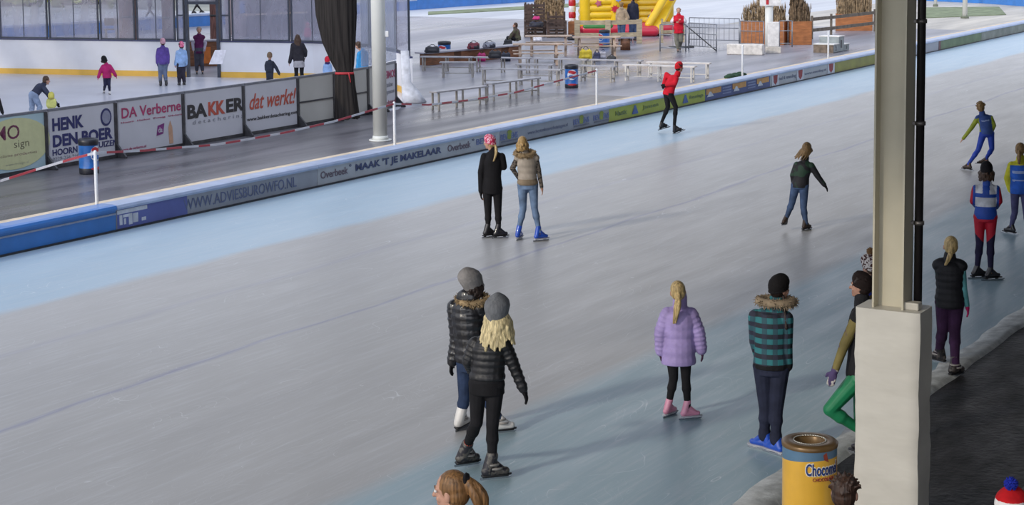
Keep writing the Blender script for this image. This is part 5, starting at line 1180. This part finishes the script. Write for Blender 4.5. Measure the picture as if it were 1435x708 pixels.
# ------------------------------------------------------------ railings
rail = M('galvanised railing', '8a8d94', .4, .5, var=.12)
def barrier(a, b, label, h=1.05, n=10, diag=False):
    A, B = at(*a), at(*b); r = thing('metal_railing', A, label, 'railing', 'galvanised railings on the plaza'); mb = MB()
    for p in (A, B): mb.tube(p, p+V((0, 0, h)), .025, .025, 8)
    for z in (h, h*.62, .15): mb.tube(A+V((0, 0, z)), B+V((0, 0, z)), .02, .02, 8)
    obj('frame', mb, rail, r)
    for i in range(1, n): p = A.lerp(B, i/n); obj('upright', MB().tube(p+V((0, 0, .15)), p+V((0, 0, h)), .009, .009, 6), rail, r)
    if diag: obj('diagonal_brace', MB().tube(A.lerp(B, -.1)+V((0, 0, h*.9)), B+V((0, 0, .02)), .022, .022, 8), SOLE, r)
barrier((925, 72), (961, 72), 'metal railing left of the man in the red and white jacket', n=2); barrier((965, 69), (1004, 72), 'metal railing with a dark diagonal brace right of the man in red and white', diag=True); barrier((966, 60), (1036, 62), 'long metal railing ending at the reed planter')
barrier((1037, 66), (1070, 67), 'metal railing between low white wall and reed planter', n=6); barrier((1092, 66), (1110, 66), 'short metal railing right of the white column', n=3)
tag(obj('rubber_mat', MB().box(at(955, 66.5)+V((0, 0, .025)), 1.0, .3, .045), SOLE, bevel=.01), 'black rubber mat behind the man in the red and white jacket', 'mat')
# ------------------------------------------------------------ white column with cabinet, low wall, podium
c = at(1077.5, 72); r = thing('round_column', c, 'white round column with a sign, standing on the plaza edge beside the reed planters', 'column')
obj('shaft', MB().tube(c, c+V((0, 0, 2.0)), .155, .155, 24), cw, r); obj('shaft_top', MB().tube(c+V((0, 0, 2.0)), c+V((0, 0, 7)), .1, .1, 16), cw, r)
sg = obj('sign_board', MB().box(c+V((.02, -.2, 2.0)), .82, .05, .45), M('white sign board', 'e6e4e2', .4), r, bevel=.01); obj('red_mark', MB().box(c+V((-.1, -.235, 1.93)), .1, .01, .2), dred, sg)
cb_ = at(1083.5, 74.5); q = thing('cabinet', cb_, 'white cabinet fixed at the foot of the white column', 'cabinet'); obj('cabinet_body', MB().box(cb_+V((0, 0, .72)), .42, .22, .95), M('white cabinet paint', 'e4e1de', .4), q, bevel=.02); obj('plinth', MB().box(cb_+V((0, 0, .12)), .56, .3, .24), M('pale concrete', 'c9c2b8', .8), q, bevel=.02)
A, B = at(1020, 76), at(1070, 77); tag(obj('low_wall', MB().box((A+B)/2+V((0, 0, .2)), (B-A).length, .35, .4, (B-A).normalized()), M('whitewashed concrete', 'd6d1cb', .8, var=.15, vs=5), bevel=.03, loc=A), 'low whitewashed concrete wall left of the white column', 'wall')
pc_ = at(1168, 74.5); r = thing('podium', pc_, 'grey three-step podium with white top behind the fifth marker post', 'podium', rotz=0)
X, Y = TV, NV
pg = M('grey shaded podium side', '8e9698', .6, var=.15, vs=4); pwood = M('mottled brown board', '786a5c', .8, var=.3, vs=5)  # grey sides hold shade and white tops hold sunlight in their colour
for i, (s_, h) in enumerate(((.28, .33), (.84, .60), (1.40, .27))):
    st_ = obj('step', MB().box(pc_+X*s_+Y*.4+V((0, 0, h/2)), .56, .8, h-.03, X), pg, r, bevel=.006)
    obj('step_top', MB().box(pc_+X*s_+Y*.4+V((0, 0, h-.005)), .58, .84, .03, X), M('white sunlit step top', 'e4e2de', .4), st_); text(('2', '1', '3')[i], st_, M('dark numeral', '3c3e46', .5), pc_+X*(s_-.09)-Y*.003+V((0, 0, h*.25)), X, V((0, 0, 1)), .13, h*.5, fat=.02)
obj('end_panel', MB().box(pc_-X*.02+Y*.4+V((0, 0, .15)), .03, .8, .3, X), pwood, r)
for x, y, rr, lb_ in ((1352, 25.5, .125, 'white pole standing on the grass at top right, nearer one'), (1311, 9, .09, 'thin white pole farther away at top right')):
    c = at(x, y); q = thing('flood_light_pole', c, lb_, 'pole', 'white poles at top right'); obj('shaft', MB().tube(c, c+V((0, 0, 9)), rr, rr*.8, 20), cw, q); obj('foot', MB().tube(c, c+V((0, 0, .12)), rr*1.7, rr*1.5, 16), M('mossy concrete foot', '6c7262', .9), q)
c = at(1030, 108, .36); mb = MB()
for i in range(9): mb.ell(c+TV*(i*.12-.45)+V((0, 0, .04)), .16, .1, .07+.03*math.sin(i*2.0))
g_ = thing('green_net', c, 'dark green net heaped on the kerb beside the fourth marker post', 'net'); blob('net_heap', mb, [M('dark green net', '2c4a34', .9, var=.3, vs=8, bump=.8, bs=20)], g_, .02)
# ------------------------------------------------------------ far side: blue boards, hedge, pillars, kiosk
def farpad(P, label, h=.62):
    r = thing('barrier_pad', P[0], label, 'barrier pad', 'blue padding around the far bends')
    for nm, z0, z1, mt, t in (('pad_face', 0, h-.1, blue_pad, .4), ('top_pad', h-.098, h, pale_blue, .46)):
        mb = MB()
        for a, b in zip(P[:-1], P[1:]): mb.box((a+b)/2+V((0, 0, (z0+z1)/2)), (b-a).length+.05, t, z1-z0, (b-a).normalized())
        obj(nm, mb, mt, r)
farpad([at(x, y) for x, y in ((-60, 58), (60, 52), (150, 46), (215, 41), (300, 35), (380, 28), (480, 21), (580, 13.5))], 'far blue padding seen through the small rink screens')
farpad([at(x, y) for x, y in ((581, 13.4), (640, 9), (700, 5), (760, 1), (840, -4), (940, -9))], 'far blue padding along the top edge above the benches', .7)
farpad([at(x, y) for x, y in ((1260, -2), (1310, 1.5), (1380, 4.5), (1435, 8.5), (1500, 14))], 'far blue padding at the top right corner', 1.0)
hedgem = M('yellow green foliage', 'a4aa5a', .9, var=.45, vs=1.4, bump=1, bs=4)
for i, (a, b) in enumerate((((-60, 9), (60, 8)), ((68, 8), (185, 5)))):
    A, B = at(*a), at(*b); X = (B-A).normalized(); mb = MB(); rnd = random.Random(i); L = (B-A).length
    for k_ in range(26): mb.ell(A+X*L*(k_+.5)/26+V((0, rnd.uniform(-.6, .6), rnd.uniform(1.0, 2.2))), L/22*rnd.uniform(.8, 1.3), 1.0, rnd.uniform(.9, 1.6), n=10, k=7)
    for k_ in range(400):
        p = A+X*L*rnd.random()+V((0, rnd.uniform(-1.2, -.4), rnd.uniform(.2, 3.4))); mb.ell(p, .16, .12, .1, n=5, k=4)
    h_ = thing('hedge', A, ('sunlit yellow green hedge at the top left corner', 'sunlit yellow green hedge left of the brown pillars')[i], 'hedge', 'hedges beyond the small rink'); obj('foliage', mb, hedgem, h_); obj('stems', MB().box((A+B)/2+V((0, 0, .4)), L*.9, .3, .8, X), darkw, h_)
bark = M('reddish brown thatch', '6b4a44', .9, var=.35, vs=5, vscale=(4, 4, .5), bump=.7, bs=20)
for i, (x, y, rr, lb_) in enumerate(((181, 78, .36, 'left brown thatched pillar behind the screens'), (238, 80, .27, 'brown thatched pillar just left of the doorway'), (303, 76, .22, 'dark brown thatched pillar seen through the doorway'))):
    c = at(x, y); q = thing('thatched_pillar', c, lb_, 'pillar', 'brown thatched pillars behind the small rink'); obj('shaft', MB().loft([(c+V((0, 0, z)), V((rr*f, 0, 0)), V((0, rr*f, 0))) for z, f in ((0, 1.12), (.4, 1.0), (1.6, .95), (3.0, 1.05), (3.9, 1.3))], 22), bark, q)
    obj('binding', MB().tube(c+V((0, 0, 1.5)), c+V((0, 0, 1.58)), rr*1.0, rr*1.0, 22), SOLE, q)
mb = MB(); c = at(304, 75.2); q_ = [c+V((.05*math.sin(z*3), -.3, z)) for z in [1.5+i*.12 for i in range(14)]]; mb.chain(q_, [.022]*14, 6); tag(obj('orange_cable', mb, M('orange cable', 'd8641c', .5), loc=c), 'orange cable hanging on the dark pillar in the doorway', 'cable')
c = at(287, 92); q = thing('wooden_counter', c, 'brown wooden counter behind the doorway', 'counter'); obj('counter_body', MB().box(c+V((0, 0, .45)), 1.1, .5, .9), browns, q, bevel=.01); obj('counter_top', MB().box(c+V((0, 0, .925)), 1.2, .6, .05), M('grey bench top', '92909a'), q); obj('orange_panel', MB().box(c+V((.1, -.262, .4)), .35, .02, .6), M('orange panel', 'c8702c', .5), q)
c = at(302, 90, .95); tag(obj('menu_board', MB().prism([c+V((-.2, 0, 0)), c+V((.2, 0, 0)), c+V((.32, .1, .42)), c+V((-.02, .1, .42))], (0, .03, 0)), M('white board', 'd8d6de', .5), loc=c), 'tilted white board standing on the counter in the doorway', 'board')
A = at(325, 52); B = at(450, 46); X = (B-A).normalized()
q = thing('kiosk', A, 'grey brown kiosk seen blurred through the screens right of the doorway', 'kiosk'); kz = M('mauve grey boards', '6a6068', .8, var=.35, vs=.9); obj('kiosk_wall', MB().box((A+B)/2+V((0, 1.2, 1.6)), (B-A).length, 2.4, 3.2, X), kz, q)
for f in (.2, .55, .85): obj('window', MB().box(A.lerp(B, f)+V((0, -.03, 1.35)), .9, .05, .55, X), M('blue window', '6f8fc8', .3), q)
obj('roof', MB().box((A+B)/2+V((0, 1.1, 3.28)), (B-A).length+.6, 3.0, .14, X), darkw, q); obj('serving_shelf', MB().box(A.lerp(B, .5)+V((0, -.2, 1.0)), 3.0, .35, .06, X), picn, q)
A = at(157, 72); q = thing('metal_bench', A, 'dark bench behind the screens left of the brown pillar', 'bench'); obj('seat_plank', MB().box(A+V((0, 0, .9)), .6, .3, .05), darkw, q); obj('leg_frame', MB().box(A+V((-.22, 0, .44)), .05, .25, .88).box(A+V((.22, 0, .44)), .05, .25, .88).box(A+V((0, 0, .3)), .44, .04, .04), SOLE, q); obj('backrest', MB().box(A+V((0, .14, 1.2)), .6, .04, .3), darkw, q)
finish()
